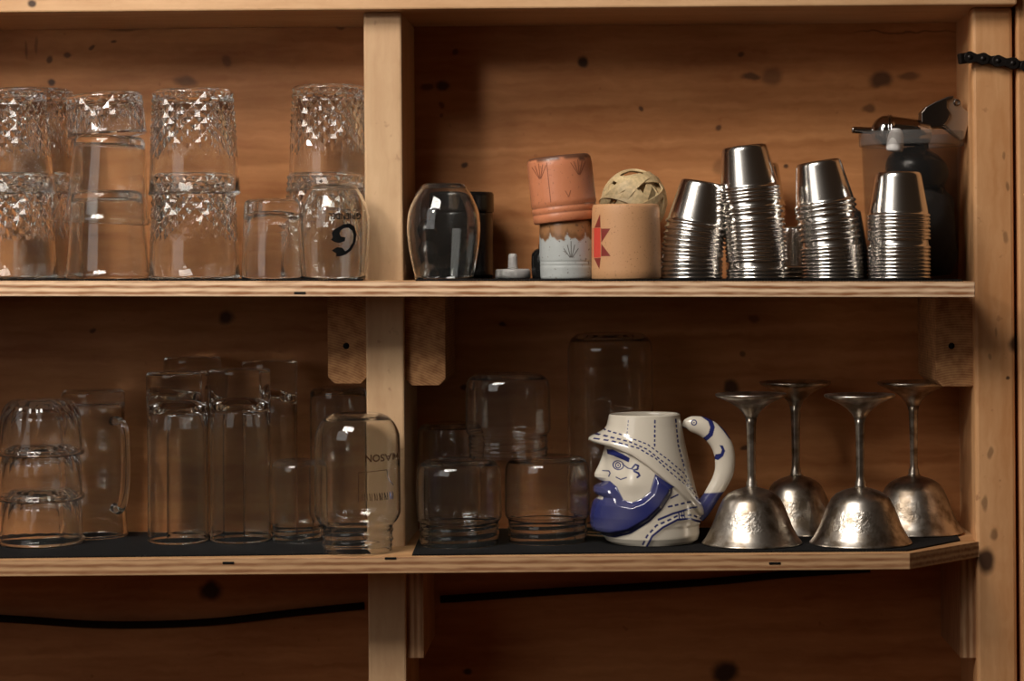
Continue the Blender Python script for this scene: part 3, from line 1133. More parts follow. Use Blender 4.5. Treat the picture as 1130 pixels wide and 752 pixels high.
# sand coloured cup with a quilt star
YS = 2.255
us = U(YS)
M_SAND = mat_vcol('sand_stoneware', 0.6, 0.0, speck=.55, speck_col=(0.17, 0.08, 0.035), sscale=520, bump=.12)
sand = [(0, 37.2), (1.5, 38.2), (10, 38.4), (30, 38.2), (55, 38), (72, 37.6), (79, 37.2), (81.5, 36.4), (82.5, 34.8), (81.8, 33.4), (78, 33), (40, 33.2), (8, 33), (6, 28), (5.5, 0)]
sc_o = empty('ceramic_cup', upper(691, YS))
tag(sc_o, 'sand coloured speckled ceramic cup with a red quilt star', 'cup')
link('body', vlathe('body', [(0, 0)] + sand, 90, us, lambda th, z, r: (0.52, 0.275, 0.13), M_SAND), None, sc_o)
M_RED = mat_plain('bright_red_motif', (0.58, 0.055, 0.035), .5)
M_DRED = mat_plain('dark_red_motif', (0.20, 0.026, 0.018), .5)


def zz(x, y):
    return (570 + x / 4.85, 160 + y / 4.85)


sand_out = sand[:8]
v, f = tri_poly([zz(408, 452), zz(452, 452), zz(452, 608), zz(404, 610)], 2)
st_o = wrap('star_motif', v, f, sand_out, 691, 309.5, us, M_RED, sc_o, .12)
st_o['label'] = 'bright red star centre'
vv, ff = [], []
for tri in ([(450, 378), (420, 450), (452, 450)], [(454, 456), (505, 456), (456, 530)], [(456, 536), (505, 602), (454, 602)], [(452, 610), (416, 612), (444, 670)]):
    v, f = tri_poly([zz(*q) for q in tri], 2)
    k = len(vv)
    vv += v
    ff += [tuple(i + k for i in g) for g in f]
st2 = wrap('star_points', vv, ff, sand_out, 691, 309.5, us, M_DRED, sc_o, .12)
st2['label'] = 'dark red star points'

# ------------------------------------------------------------------ steel sauce cups
us_ = U(2.262)
cup_prof = [(50, 0), (50, 21.5), (49.6, 23), (48.3, 24.4), (46, 25.2), (4.4, 32.6), (3.6, 33.6), (2.6, 34.4), (1.4, 34.5), (0.4, 33.8), (0, 32.8), (0.6, 32.1),
            (3.6, 32.2), (45.6, 24.8), (48.0, 23.8), (49.3, 21.4), (49.6, 0)]
cup_me = lathe('steel_sauce_cup', cup_prof, 44, us_)
cup_me.materials.append(M_STEEL)


ORD = ['bottom', 'second from bottom', 'third from bottom'] + [w_ + ' from bottom' for w_ in ('fourth', 'fifth', 'sixth', 'seventh', 'eighth', 'ninth', 'tenth', 'eleventh', 'twelfth', 'thirteenth', 'fourteenth', 'fifteenth', 'sixteenth', 'seventeenth', 'eighteenth', 'nineteenth')]


def stack(px, Y, zs, tilt, labels, group, lean=0.0, cat='cup'):
    """labels: (label for the stack, label for its top cup)."""
    n = len(zs)
    base = upper(px, Y)
    x = base.x
    pz = 0.0
    for i, z in enumerate(zs):
        tl_ = tilt * (i / max(1, n - 1)) ** 1.2
        x += math.sin(math.radians(tl_)) * (z - pz) * us_ * 1.0 + lean * (z - pz) * us_
        pz = z
        o_ = link('steel_sauce_cup', cup_me)
        jit = random.uniform(-.15, .15)
        o_.location = (x + jit * us_, Y, base.z + z * us_)
        o_.rotation_euler = (0, math.radians(tl_ + random.uniform(-.15, .15)), 0)
        o_.rotation_mode = 'XYZ'
        tag(o_, labels[1] if i == n - 1 else labels[0] % ORD[i], cat, group)


stack(763, 2.262, [0, 4.4, 9, 14, 18.5, 25, 29, 34, 39.5, 45, 51, 58], 10.0,
      ('steel sauce cup, %s of the short leaning stack beside the sand cup', 'topmost steel sauce cup of the short leaning stack beside the sand cup'),
      'cups in the short leaning stack')
stack(836, 2.255, [0, 4, 8, 19, 23.5, 28, 32.5, 37, 42, 46.5, 51, 57, 62, 71, 76, 85, 89.5, 93, 97], -6.5,
      ('steel sauce cup, %s of the tallest steel stack', 'topmost steel sauce cup of the tallest steel stack'),
      'cups in the tallest steel stack', lean=-.03)
stack(919, 2.262, [0, 4, 8, 12, 16, 20.5, 25, 29, 33, 43, 49, 55, 61, 70, 76, 81], -9.0,
      ('steel sauce cup, %s of the left-leaning second tallest stack', 'topmost steel sauce cup of the left-leaning second tallest stack'),
      'cups in the second tallest steel stack', lean=-.01)
stack(992.5, 2.250, [0, 4, 8, 12, 16, 20, 25, 29, 33, 43, 47, 51, 56, 60, 64, 68], 0.0,
      ('steel sauce cup, %s of the straight stack before the plastic tub', 'topmost steel sauce cup of the straight stack before the plastic tub'),
      'cups in the straight stack by the tub')
stack(834, 2.372, [0, 5, 10, 15, 20, 25, 31, 36, 41, 46, 52, 57, 62, 67, 72, 78, 84], 1.5,
      ('steel sauce cup, %s of the stack behind the tallest stack', 'topmost steel sauce cup of the stack behind the tallest stack'),
      'cups behind the tallest steel stack')
stack(878, 2.352, [0, 5, 10], 0.0,
      ('steel sauce cup, %s of the low dark stack between tall stacks', 'topmost steel sauce cup of the low stack between two tall stacks'),
      'cups in the low rear stack')
stack(926, 2.372, [0, 5, 10, 15, 20, 25, 30], 1.0,
      ('steel sauce cup, %s of the stack behind the second tallest stack', 'topmost steel sauce cup behind the second tallest stack'),
      'cups behind the second tallest stack')
# the cup that carries the rattan ball
sb_ = link('steel_sauce_cup', cup_me)
sb_.location = upper(700, 2.365)
tag(sb_, 'lone steel sauce cup hidden behind the sand cup under the rattan ball', 'cup')

# ------------------------------------------------------------------ rattan ball
YBALL = 2.365
RB = 37.0 * U(YBALL)
M_RATTAN = mat_plain('pale_rattan', (0.66, 0.50, 0.27), .55, bump=.3, bscale=250, var=.2)
bp_ = upper(700, YBALL, 50 * us_)
ball = empty('rattan_ball', bp_)
tag(ball, 'pale woven rattan ball resting behind the sand coloured cup', 'ball')
rng = random.Random(11)


def band(name, axis, R, w, off):
    axis = Vector(axis).normalized()
    a = axis.orthogonal().normalized()
    b_ = axis.cross(a)
    n = 48
    vv_, ff_ = [], []
    for k in range(n):
        t = 2 * math.pi * k / n
        wob = 0.02 * R * math.sin(5 * t + off * 40)
        rc = math.sqrt(max(1e-9, R * R - off * off))
        d_ = a * math.cos(t) + b_ * math.sin(t)
        for s_, rr in ((-1, 0), (1, 0), (1, -0.0011), (-1, -0.0011)):
            vv_.append(d_ * (rc + rr + wob * .25) + axis * (off + s_ * w / 2) + Vector((0, 0, R)))
    for k in range(n):
        k2 = (k + 1) % n
        for q in range(4):
            q2 = (q + 1) % 4
            ff_.append((k * 4 + q, k * 4 + q2, k2 * 4 + q2, k2 * 4 + q))
    return fix_normals(from_data(name, vv_, ff_, False))


for i in range(22):
    ax = Vector((rng.gauss(0, 1), rng.gauss(0, 1), rng.gauss(0, 1)))
    me = band('strip', ax, RB * (1.0 - 0.0042 * (i % 22) ), rng.uniform(.0065, .0105), rng.uniform(-.3, .3) * RB)
    link('strip', me, M_RATTAN, ball)

# ------------------------------------------------------------------ plastic tub and its contents
def mat_frost(name, fac):
    m, nt, b = new_mat(name)
    L = nt.links.new
    tr_ = nd(nt, 'ShaderNodeBsdfTransparent'); tr_.inputs[0].default_value = (0.86, 0.85, 0.84, 1)
    b.inputs['Base Color'].default_value = (0.30, 0.29, 0.28, 1)
    b.inputs['Roughness'].default_value = 0.35
    mx = nd(nt, 'ShaderNodeMixShader'); mx.inputs[0].default_value = fac
    L(tr_.outputs[0], mx.inputs[1]); L(b.outputs[0], mx.inputs[2]); L(mx.outputs[0], nt.nodes['Material Output'].inputs['Surface'])
    return m


YT = 2.367
ut = U(YT)
M_FROST = mat_frost('frosted_plastic', .022)
M_FROSTR = mat_frost('frosted_plastic_rim', .16)
tub = empty('plastic_tub', upper(1007, YT))
tag(tub, 'translucent plastic tub full of bar tools beside the right post', 'tub')
link('body', lathe('body', [(0, 0), (0, 48), (2, 49.5), (147, 55), (147, 53.9), (3, 48.4), (1.2, 46), (1.2, 0)], 64, ut), M_FROST, tub)
link('rim', lathe('rim', [(146, 53.9), (146, 57), (147, 57.6), (160, 58), (161.5, 57.3), (161.5, 56.4), (148, 55.5), (146, 53.9)], 64, ut), M_FROSTR, tub)


def tubpt(px, py, dy=0.0):
    q = P(px, py, YT + dy)
    return q


M_BAG = mat_plain('black_cloth', (0.010, 0.009, 0.009), .8, bump=1.0, bscale=90)
bag = lathe('black_bag', dense([(2.2, .01), (3, 30), (8, 42), (30, 45), (60, 45), (84, 43), (96, 34), (102, 18), (103, .01)], 44), 40, ut,
            mod=lambda t, z, r: 1.6 * math.sin(5 * t + z * .08) + 1.0 * math.sin(9 * t - z * .13))
o = place(link('black_bag', bag, M_BAG), upper(1009, YT, .0002))
tag(o, 'black cloth bag filling the bottom of the plastic tub', 'bag')
o = link('black_rubber_bulb', lathe('black_rubber_bulb', dense([(0, .01), (2, 18), (12, 31), (26, 35), (38, 30), (46, 18), (50, 8), (57, 5), (58, .01)], 50), 40, ut), M_BLACK)
place(o, tubpt(1006, 212, -.012) + Vector((0, 0, 0)), 14, 0, 0)
tag(o, 'shiny black rubber bulb inside the plastic tub', 'rubber bulb')
o = link('black_disc_lid', lathe('black_disc_lid', [(0, 0), (0, 31), (1, 32), (4, 32), (6, 30), (6, 0)], 48, ut), M_BLACK)
place(o, tubpt(1034, 205, .004), 74, 0, 12)
tag(o, 'round black lid standing on edge inside the plastic tub', 'lid')

M_CHROME = mat_plain('dark_chrome', (0.52, 0.50, 0.48), 0.12, 1.0)
# steel pourer with a thin spout, lying on the tub's contents
po = empty('steel_pourer', P(940, 143.5, YT - .012), (0, math.radians(93), 0))
tag(po, 'shiny steel pourer with a thin spout lying across the plastic tub', 'pourer')
link('spout', lathe('spout', [(0, 2.1), (0, 3.4), (1, 3.8), (18, 4.0), (26, 4.4), (26, 2.6), (0, 2.1)], 24, ut), M_CHROME, po)
link('dome', lathe('dome', dense([(21, .01), (22, 6), (26, 12), (32, 16.5), (38, 17.5), (39, 17.5), (40, .01)], 40), 40, ut), M_CHROME, po)
link('barrel', lathe('barrel', [(40, 0), (40, 18.3), (42, 18.6), (44, 17.2), (72, 14.5), (86, 11), (88, 0)], 40, ut), M_CHROME, po)
o = link('white_stopper', lathe('white_stopper', dense([(0, .01), (0, 8), (6, 9.5), (18, 8), (24, 5), (25, .01)], 36), 28, ut), M_WHITE)
place(o, P(987, 167, YT - .040), 6)
tag(o, 'white plastic stopper just inside the rim of the plastic tub', 'stopper')


def z5(x, y, Y):
    q = P(930 + x / 7.52, 100 + y / 7.52, Y)
    return (q.x, q.z)


YO = YT - .004
op = empty('hinged_opener', P(1045, 160, YO))
tag(op, 'hinged steel opener with a round rivet sticking out of the tub', 'opener')


def opart(name, pts, y0, y1, mat, bev=.0008):
    c0 = op.location
    me_ = prism_mesh(name, [(a - c0.x, b - c0.z) for a, b in (z5(x, y, YO) for x, y in pts)], y0, y1, bev)
    return link(name, me_, mat, op)


M_GUN = mat_plain('gunmetal', (0.10, 0.085, 0.075), .30, 1.0)
M_BRS = mat_plain('worn_steel', (0.50, 0.42, 0.34), .34, 1.0, bump=.1)
opart('cover', [(640, 290), (638, 190), (680, 140), (760, 98), (860, 56), (905, 52), (902, 72), (852, 92), (850, 150), (880, 195), (850, 262), (812, 300), (700, 318), (645, 320)], -.014, .012, M_GUN)
opart('lever', [(846, 92), (905, 66), (958, 82), (985, 150), (1040, 190), (1042, 230), (1000, 400), (972, 416), (815, 275), (830, 235), (880, 205), (872, 180), (848, 150)], -.010, .008, M_BRS)
rv = link('rivet', lathe('rivet', [(0, 2.0), (2.0, 2.0), (2.0, 3.6), (0, 3.9), (-1, 3.9), (-1, 2.0), (0, 2.0)], 24, ut), M_GUN, op)
q = z5(935, 106, YO)
rv.location = (q[0] - op.location.x, -.0102, q[1] - op.location.z)
rv.rotation_euler = (math.pi / 2, 0, 0)
rg = [(z5(x, y, YO)[0] - op.location.x, -.006, z5(x, y, YO)[1] - op.location.z) for x, y in spline([(655, 360), (700, 318), (760, 302), (830, 308), (890, 350), (960, 405)], 30)]
link('jaw', tube_mesh('jaw', rg, .0022, 10), M_CHROME, op)

# ------------------------------------------------------------------ roller chain nailed round the post
ch_pts = [(1056.5, 62), (1070, 63.5), (1084.5, 65), (1101, 67.5), (1117.5, 70), (1132, 73), (1147, 76)]
YC = Y_POST - .0062
chain = empty('roller_chain', P(1070, 66, YC))
tag(chain, 'black roller chain stretched across the top of the right post', 'chain')


def link_plate(p, q, w, y, t):
    """figure-eight plate between pins p and q."""
    d_ = Vector((q.x - p.x, 0, q.z - p.z)); L_ = d_.length; d_.normalize()
    nrm = Vector((-d_.z, 0, d_.x))
    out_ = []
    for k in range(9):
        t_ = math.pi / 2 + math.pi * k / 8
        out_.append(p + d_ * (w * math.cos(t_)) + nrm * (w * math.sin(t_)))
    out_.append(p + d_ * (L_ * .5) - nrm * (w * .62))
    for k in range(9):
        t_ = -math.pi / 2 + math.pi * k / 8
        out_.append(q + d_ * (w * math.cos(t_)) + nrm * (w * math.sin(t_)))
    out_.append(p + d_ * (L_ * .5) + nrm * (w * .62))
    return [(v_.x, v_.z) for v_ in out_]


cp = [P(x, y, YC) - chain.location for x, y in ch_pts]
for i in range(1, len(cp) - 1):
    p, q = cp[i], cp[i + 1]
    outer_ = i % 2
    for side in (-1, 1):
        yo = (.0034 if outer_ else .0022) * side
        link('plate', prism_mesh('plate', link_plate(p, q, .0062, 0, 0), yo - .0006, yo + .0006, .0003), M_IRON, chain)
for i in range(1, len(cp)):
    r_ = link('pin', lathe('pin', [(-5.2, 0), (-5.2, 2.4), (-4.6, 3.0), (-2.4, 3.0), (-2.4, 5.4), (2.4, 5.4), (2.4, 3), (4.4, 3), (4.4, 0)], 18, .00093), M_IRON, chain)
    r_.location = cp[i]
    r_.rotation_euler = (math.pi / 2, 0, 0)
# last half link hooks round the inner edge of the post
p = cp[1]
me = box_mesh('end_plate', -.0125, .002, -.0034, .0034, -.0056, .0056, .0016)
e_ = link('end_plate', me, M_IRON, chain)
e_.location = p + Vector((0, .002, 0))
e_.rotation_euler = (0, math.radians(-8), math.radians(20))

# ------------------------------------------------------------------ lower shelf, left: glasses
# three stacked short tumblers with fluted shoulders
YG = 2.315
ug = U(YG)
fo = dense([(0, 45.5), (2, 46.8), (6, 46.6), (8, 44.6), (30, 43.6), (44, 42), (54, 38), (60, 32), (62, 26)], 40)
fi = [(0, 44), (4, 43.2), (30, 41), (40, 39.2), (47, 35.5), (51, 29), (52.5, 18)]
fprof = vessel(fo, 3, 8, inner=fi)
fl_me = lathe('fluted_tumbler', fprof, 96, ug, mod=lambda t, z, r: 2.6 * (abs(math.sin(8 * t)) - .6) * max(0, min(1, (z - 22) / 22)) * min(1, r / 30))
for dz, lb in ((0, 'fluted short tumbler upside down, bottom of the lower left stack'),
               (48.5, 'fluted short tumbler upside down, middle of the lower left stack'),
               (98, 'fluted short tumbler with scalloped top, uppermost of the lower left stack')):
    o = place(link('fluted_tumbler', fl_me, M_GLASS), lower(46, YG, dz * ug, 600), 0, dz)
    tag(o, lb, 'glass', 'fluted tumblers on the lower shelf')

# beer mug with a handle
YM = 2.375
um = U(YM)
bm_ = empty('glass_beer_mug', lower(104, YM, 0, 600), (0, 0, math.radians(-38)))
tag(bm_, 'clear glass mug with a tall handle behind the fluted tumblers', 'mug')
mo = dense([(0, 36), (2, 37), (6, 36), (40, 34.5), (120, 34), (150, 34.5), (158, 34), (162, 31)], 40)
link('body', lathe('body', vessel(mo, 3.5, 14), 64, um), M_GLASS, bm_)
hp = [(x * um, 0, z * um) for x, z in spline([(32, 128), (44, 128), (52, 118), (54, 90), (53, 60), (49, 42), (43, 32), (33, 34)], 60)]
link('handle', tube_mesh('handle', hp, 5.2 * um, 16), M_GLASS, bm_)

# tall straight glasses, thick base up
def tall(px, Y, h, label, r=33.5):
    u_ = U(Y)
    o_ = [(0, r - 1), (1.5, r), (20, r), (h * .5, r - .3), (h - 34, r), (h - 26, r + .3), (h - 4, r + .4), (h - 1, r - .6), (h, r - 3)]
    i_ = [(0, r - 2.2), (h * .4, r - 2.8), (h - 62, r - 3.4), (h - 46, r - 6), (h - 38, r - 11), (h - 33, r - 19), (h - 31, r - 26)]
    me_ = lathe('tall_glass', vessel(o_, 2, 30, inner=i_), 64, u_)
    ob = place(link('tall_glass', me_, M_GLASS2), lower(px, Y, 0, 600))
    tag(ob, label, 'glass', 'tall straight glasses')


tall(197, 2.322, 188, 'tall straight thick-based glass upside down, nearer the beer mug')
tall(266, 2.326, 190, 'tall straight thick-based glass upside down, nearer the small jar')
tall(214, 2.393, 195, 'tall straight glass in the back row between the two front tall glasses', r=31)
tall(299, 2.385, 191, 'tall straight glass in the back row above the small jar', r=30)


# jars, mouth down, with screw threads
def thread(zs0, zs1, pitch, amp):
    def m(t, z, r):
        if z < zs0 or z > zs1:
            return 0.0
        ph = (z / pitch - t / (2 * math.pi)) % 1.0
        return amp * max(0.0, math.sin(2 * math.pi * ph)) ** 1.5
    return m


def jar(name, px, Y, outer, wall, thick, label, nz, amp=1.3, pitch=9.0, dz=0.0, py=605, spin=0, cat='jar', grp=None, mat=None, where=None):
    u_ = U(Y)
    d = dense(outer, 70)
    # extra rows over the thread
    h = d[-1][0]
    inner = [(z, r - wall) for z, r in d if z < h - thick - 3]
    li = inner[-1][1]
    inner += [(h - thick - .8, li * .86), (h - thick, li * .55)]
    prof = [(h - 1.5, 0), (h - 1.2, d[-1][1] * .7)] + list(reversed(d)) + inner + [(h - thick, 0)]
    rr = max(p[1] for p in d)
    th = thread(nz[0], nz[1], pitch, amp)
    def m(t, z, r):
        return th(t, z, r) if r > prof_r(d, z) - .4 * wall else 0.0
    me_ = lathe(name, prof, 72, u_, mod=m)
    o_ = place(link(name, me_, mat or M_GLASS2), lower(px, Y, dz, py), 0, spin)
    tag(o_, label, cat, grp)
    return o_, d


small_o = [(0, 26.5), (1, 27.2), (12, 27.2), (16, 27.4), (19, 28.6), (24, 29), (50, 29), (76, 28.8), (84, 27), (88, 23), (89.5, 18)]
jar('small_jar', 328.5, 2.325, small_o, 1.8, 3.5, 'small clear jar mouth down between the tall glasses and mason jar', (3, 13), .8, 6)
rear_o = [(0, 28), (12, 28), (16, 29), (22, 32), (40, 32), (120, 32), (152, 31.5), (158, 29), (161, 24)]
jar('clear_jar', 375, 2.39, rear_o, 2, 5, 'tall clear jar in the shadow behind the mason jar', (2, 12), 1.0, 6)

YJ = 2.240
mason_o = [(0, 37), (1.2, 38), (10, 38), (20, 38.2), (26, 38.6), (29, 40), (33, 43.5), (39, 46.6), (46, 47.6), (80, 47.4), (118, 47.2), (130, 46), (140, 41.5), (147, 35), (150, 29), (151.5, 24)]
mj, md = jar('mason_jar', 395, YJ, mason_o, 2.2, 4.5, 'mason jar with embossed lettering standing mouth down before the post', (4, 25), 1.5, 10, py=613, spin=0)
uj = U(YJ)
MBASE = 614.0
M_EMB = mat_plain('embossed_shadowed_glass', (0.07, 0.045, 0.03), .35)
M_EMBG = mat_glass('embossed_glass', (0.42, 0.33, 0.26), .15, 0.0)
v, f = text_up_down('MASON', 11.0, 426, 508.5, 34)
wrap('lettering', v, f, md, 395, MBASE, uj, M_EMBG, mj, .4)
zig = []
for i in range(13):
    x = 405.5 + i * 2.55
    zig.append([(x, 547), (x + .6, 555)])
    if i % 2:
        zig.append([(x, 547), (x + 2.2, 555)])
v, f = ribbons(zig, .8)
wrap('second_line', v, f, md, 395, MBASE, uj, M_EMBG, mj, .4)
v, f = ribbons([[(402, 524), (431, 522.5)], [(431, 522.5), (432, 532), (437, 540)], [(402, 524), (401.5, 556)]], .8)
wrap('scroll_line', v, f, md, 395, MBASE, uj, M_EMBG, mj, .4)

# ------------------------------------------------------------------ lower shelf, right: short jars
short_o = [(0, 42), (1, 43), (12, 43.2), (22, 43.4), (25, 44), (28, 46.2), (33, 47.2), (60, 47), (80, 46.4), (88, 43), (92.5, 37), (94, 31)]
sg = 'short wide jars standing mouth down'
Y1, Y2 = 2.285, 2.305
jar('short_jar', 507, Y1, short_o, 2.0, 3.5, 'short wide jar mouth down near the post, left of the bottom pair', (4, 22), 1.3, 9, py=605, grp=sg)
jar('short_jar', 604.5, Y2, short_o, 2.0, 3.5, 'short wide jar mouth down beside the face mug, right of the bottom pair', (4, 22), 1.3, 9, py=602, grp=sg, spin=40)
top_z = 94.2 * U(2.30)
so2 = [(z * 92 / 94, r) for z, r in short_o]
jar('short_jar', 561, 2.298, so2, 2.0, 3.5, 'short wide jar mouth down stacked on top of the two others', (4, 22), 1.3, 9, dz=top_z, py=515, grp=sg, spin=120)
jar('clear_jar', 497, 2.378, [(0, 32), (14, 32), (18, 33), (24, 36), (60, 36), (108, 35.5), (116, 33), (121, 28), (122, 24)], 2, 4, 'dim clear jar at the back behind the short jar by the post', (2, 12), 1.0, 6, py=598)
jar('tall_jar', 675, 2.372, [(0, 40), (14, 40.5), (18, 41), (26, 46.5), (34, 47.5), (100, 47.5), (190, 47.5), (207, 46.5), (214, 43), (219, 37), (220.5, 31)], 2.4, 6,
    'tall wide clear jar mouth down in the back behind the face mug', (2, 14), 1.0, 7, py=598)

# ------------------------------------------------------------------ silver goblets
gob = [(0, 58), (0.6, 58.6), (2, 57.6), (6, 54), (18, 47), (39, 38.5), (48, 33.5), (53.5, 28), (57, 21), (59.5, 12), (61, 7), (63, 5.8), (66, 6.0), (69, 4.6), (73, 4.2),
       (100, 4.4), (118, 4.7), (130, 5.2), (136, 6.6), (141, 9), (147, 15), (152, 22.5), (156, 31), (158.5, 37.5), (160, 39), (161.5, 39.3), (162.5, 38.5), (161.5, 33), (158, 18), (156, 5), (155.5, 0)]
gin = [(55, 0), (54, 14), (50, 26), (40, 34), (18, 44.5), (5, 52.5), (1.5, 56.5)]


def goblet(px, Y, label, s=1.0, bowl=1.0, py=605, spin=0):
    u_ = U(Y)
    rt = empty('silver_goblet', lower(px, Y, 0, py), (0, 0, math.radians(spin)))
    tag(rt, label, 'goblet', 'tarnished silver goblets upside down')
    k = [i for i, p_ in enumerate(gob) if p_[0] >= 61][0]
    bo = [(z * s, r * bowl) for z, r in gob[:k + 1]]
    bi = [(z * s, r * bowl) for z, r in gin]
    link('bowl', lathe('bowl', bi + bo + [(61 * s, 0)], 72, u_), M_SILVER, rt)
    k2 = [i for i, p_ in enumerate(gob) if p_[0] >= 136][0]
    st = [(z * s, r) for z, r in gob[k:k2 + 1]]
    link('stem', lathe('stem', [(61 * s, 0)] + st + [(136 * s, 0)], 24, u_, mod=lambda t, z, r: (.35 * math.cos(6 * t) if 70 * s < z < 132 * s else 0)), M_SILVER, rt)
    link('foot', lathe('foot', [(136 * s, 0)] + [(z * s, r) for z, r in gob[k2:]], 64, u_), M_SILVER, rt)


goblet(830, 2.272, 'silver goblet upside down beside the handle of the face mug', 1.018, .95, py=606)
goblet(950, 2.268, 'silver goblet upside down in front, right of the other front goblet', 1.01, .97, py=606, spin=70)
goblet(879, 2.368, 'silver goblet upside down in the back row between the front goblets', 1.02, .86, py=598, spin=130)
goblet(1009, 2.358, 'silver goblet upside down in the back row next to the right post', 1.02, .93, py=598, spin=200)

# ------------------------------------------------------------------ face mug
YK = 2.290
uk = U(YK) / 4.42            # one unit of the drawing grid used below
KX, KY = 350.0, 694.0        # axis and base line of the grid


def seg_dist(px, py, pl_):
    """distance to a polyline and arc length at the nearest point."""
    best = np.full(px.shape, 1e9)
    arc = np.zeros(px.shape)
    run = 0.0
    for (x0, y0), (x1, y1) in zip(pl_[:-1], pl_[1:]):
        dx, dy = x1 - x0, y1 - y0
        L2 = dx * dx + dy * dy
        t = np.clip(((px - x0) * dx + (py - y0) * dy) / L2, 0, 1)
        d = np.hypot(px - x0 - t * dx, py - y0 - t * dy)
        m_ = d < best
        best = np.where(m_, d, best)
        arc = np.where(m_, run + t * math.sqrt(L2), arc)
        run += math.sqrt(L2)
    return best, arc


def poly_sd(px, py, poly):
    """signed distance, negative inside."""
    d, _ = seg_dist(px, py, poly + [poly[0]])
    ins = np.zeros(px.shape, bool)
    n = len(poly)
    for i in range(n):
        (x0, y0), (x1, y1) = poly[i], poly[(i + 1) % n]
        c_ = ((y0 > py) != (y1 > py)) & (px < (x1 - x0) * (py - y0) / ((y1 - y0) or 1e-9) + x0)
        ins ^= c_
    return np.where(ins, -d, d)


sm01 = lambda t: np.clip(t, 0, 1) ** 2 * (3 - 2 * np.clip(t, 0, 1))
NR, NT = 300, 400
zy = np.linspace(74, 692, NR)[:, None] * np.ones((1, NT))
th = (np.arange(NT) / NT * 2 * np.pi)[None, :] * np.ones((NR, 1))
thw = np.where(th > np.pi, th - 2 * np.pi, th)       # 0 = front of the face, +90 deg = camera side
Lp = np.interp(zy, [72, 130, 200, 270, 330, 400, 480, 560, 620, 660, 680, 692], [146, 134, 122, 120, 118, 116, 112, 104, 104, 112, 126, 146])
Rp = np.interp(zy, [72, 130, 230, 340, 450, 520, 570, 600, 612, 650, 680, 692], [494, 503, 522, 545, 572, 588, 592, 588, 582, 584, 576, 560])
Bp = np.interp(zy, [72, 130, 200, 300, 400, 500, 600, 660, 692], [158, 166, 178, 192, 204, 212, 214, 212, 196])
cx_, ax_ = (Lp + Rp) / 2, (Rp - Lp) / 2
zx = cx_ - ax_ * np.cos(th)
nx_, ny_ = -np.cos(th) / ax_, -np.sin(th) / Bp
nl = np.hypot(nx_, ny_); nx_ /= nl; ny_ /= nl
# brim of the sou'wester
BR = [(20, 190), (95, 194), (180, 216), (260, 252), (330, 302), (400, 362), (470, 424), (530, 488), (575, 548), (640, 600)]
bz = np.interp(zx, [p[0] for p in BR], [p[1] for p in BR])
s_ = bz - zy
front = np.exp(-(thw / .85) ** 2)
amp = 17 + 62 * front
wid = 42.0 - 8 * front
brim = np.where(s_ >= 0, amp * np.exp(-((s_ - 16) / wid) ** 2), amp * sm01(1 + s_ / 9.0) * np.exp(-(16 / wid) ** 2))
disp = brim
# nose
npz = np.interp(zy, [238, 270, 320, 358, 374, 388, 398], [0, .18, .62, 1.0, .98, .55, 0])
disp = disp + 44 * npz * np.exp(-(thw / (.15 + .10 * npz)) ** 2)
# eye hollow, cheek
face = sm01(-s_ / 12)
g2 = lambda x, y, sx, sy: np.exp(-((zx - x) / sx) ** 2 - ((zy - y) / sy) ** 2)
disp = disp + face * (-11 * g2(185, 305, 45, 32) + 9 * g2(195, 255, 55, 18) + 13 * g2(250, 395, 55, 45))
BEARD = [(-60, 395), (110, 393), (150, 385), (185, 410), (215, 470), (255, 480), (300, 462), (340, 428), (366, 345), (452, 408), (445, 442), (400, 512), (340, 572),
         (250, 630), (170, 655), (100, 655), (-60, 655)]
bd = poly_sd(zx, zy, BEARD)
prof_b = np.interp(zy, [385, 400, 440, 462, 478, 500, 560, 610, 640, 660], [.3, .8, .9, .45, .55, .9, 1.15, 1.0, .6, .2])
disp = disp + sm01(-bd / 30) * (20 + 32 * prof_b * np.exp(-(thw / 1.0) ** 2)) * 1.0
# mouth notch
disp = disp - 16 * np.exp(-((zy - 467) / 9) ** 2) * np.exp(-(thw / .42) ** 2)
# soft collar fold
cd, _ = seg_dist(zx, zy, [(325, 690), (350, 640), (400, 600), (470, 566), (530, 566), (585, 592)])
disp = disp + 4 * np.exp(-(cd / 14) ** 2) * (bd > 0)
X3 = zx + nx_ * disp
Y3 = -Bp * np.sin(th) + ny_ * disp

CREAM, BLUE = np.array([0.66, 0.60, 0.50]), np.array([0.020, 0.026, 0.135])
ink = np.zeros(zx.shape)


def add(m_):
    global ink
    ink = np.maximum(ink, np.clip(m_, 0, 1))


def stroke(pl_, w, dash=None, on=.6, st=1.0):
    d, a = seg_dist(zx, zy, pl_)
    m_ = np.clip((w * .66 - d) / 1.6 + .5, 0, 1)
    if dash:
        m_ = m_ * (((a / dash) % 1.0) < on)
    add(m_ * st)


def fill(poly, st=1.0):
    add(np.clip(-poly_sd(zx, zy, poly) / 1.6 + .5, 0, 1) * st)


hatm = s_ > 0
stroke([(240, 92), (232, 165)], 4, 17, .55, .8)
stroke([(368, 92), (365, 222)], 6, 22, .62)
stroke([(470, 92), (480, 210), (512, 335)], 6, 24, .65)
stroke([(80, 128), (200, 156), (330, 203), (430, 280), (510, 352), (548, 425)], 4.5, 24, .62)
stroke([(50, 152), (150, 165), (250, 192), (330, 228), (400, 285), (480, 350), (562, 450)], 5, 25, .62)
stroke([(60, 170), (180, 187), (290, 222), (370, 272), (450, 352), (520, 412), (578, 495)], 5, 25, .62)
fill([(135, 235), (165, 232), (215, 250), (246, 270), (240, 291), (205, 277), (170, 262), (140, 256)])
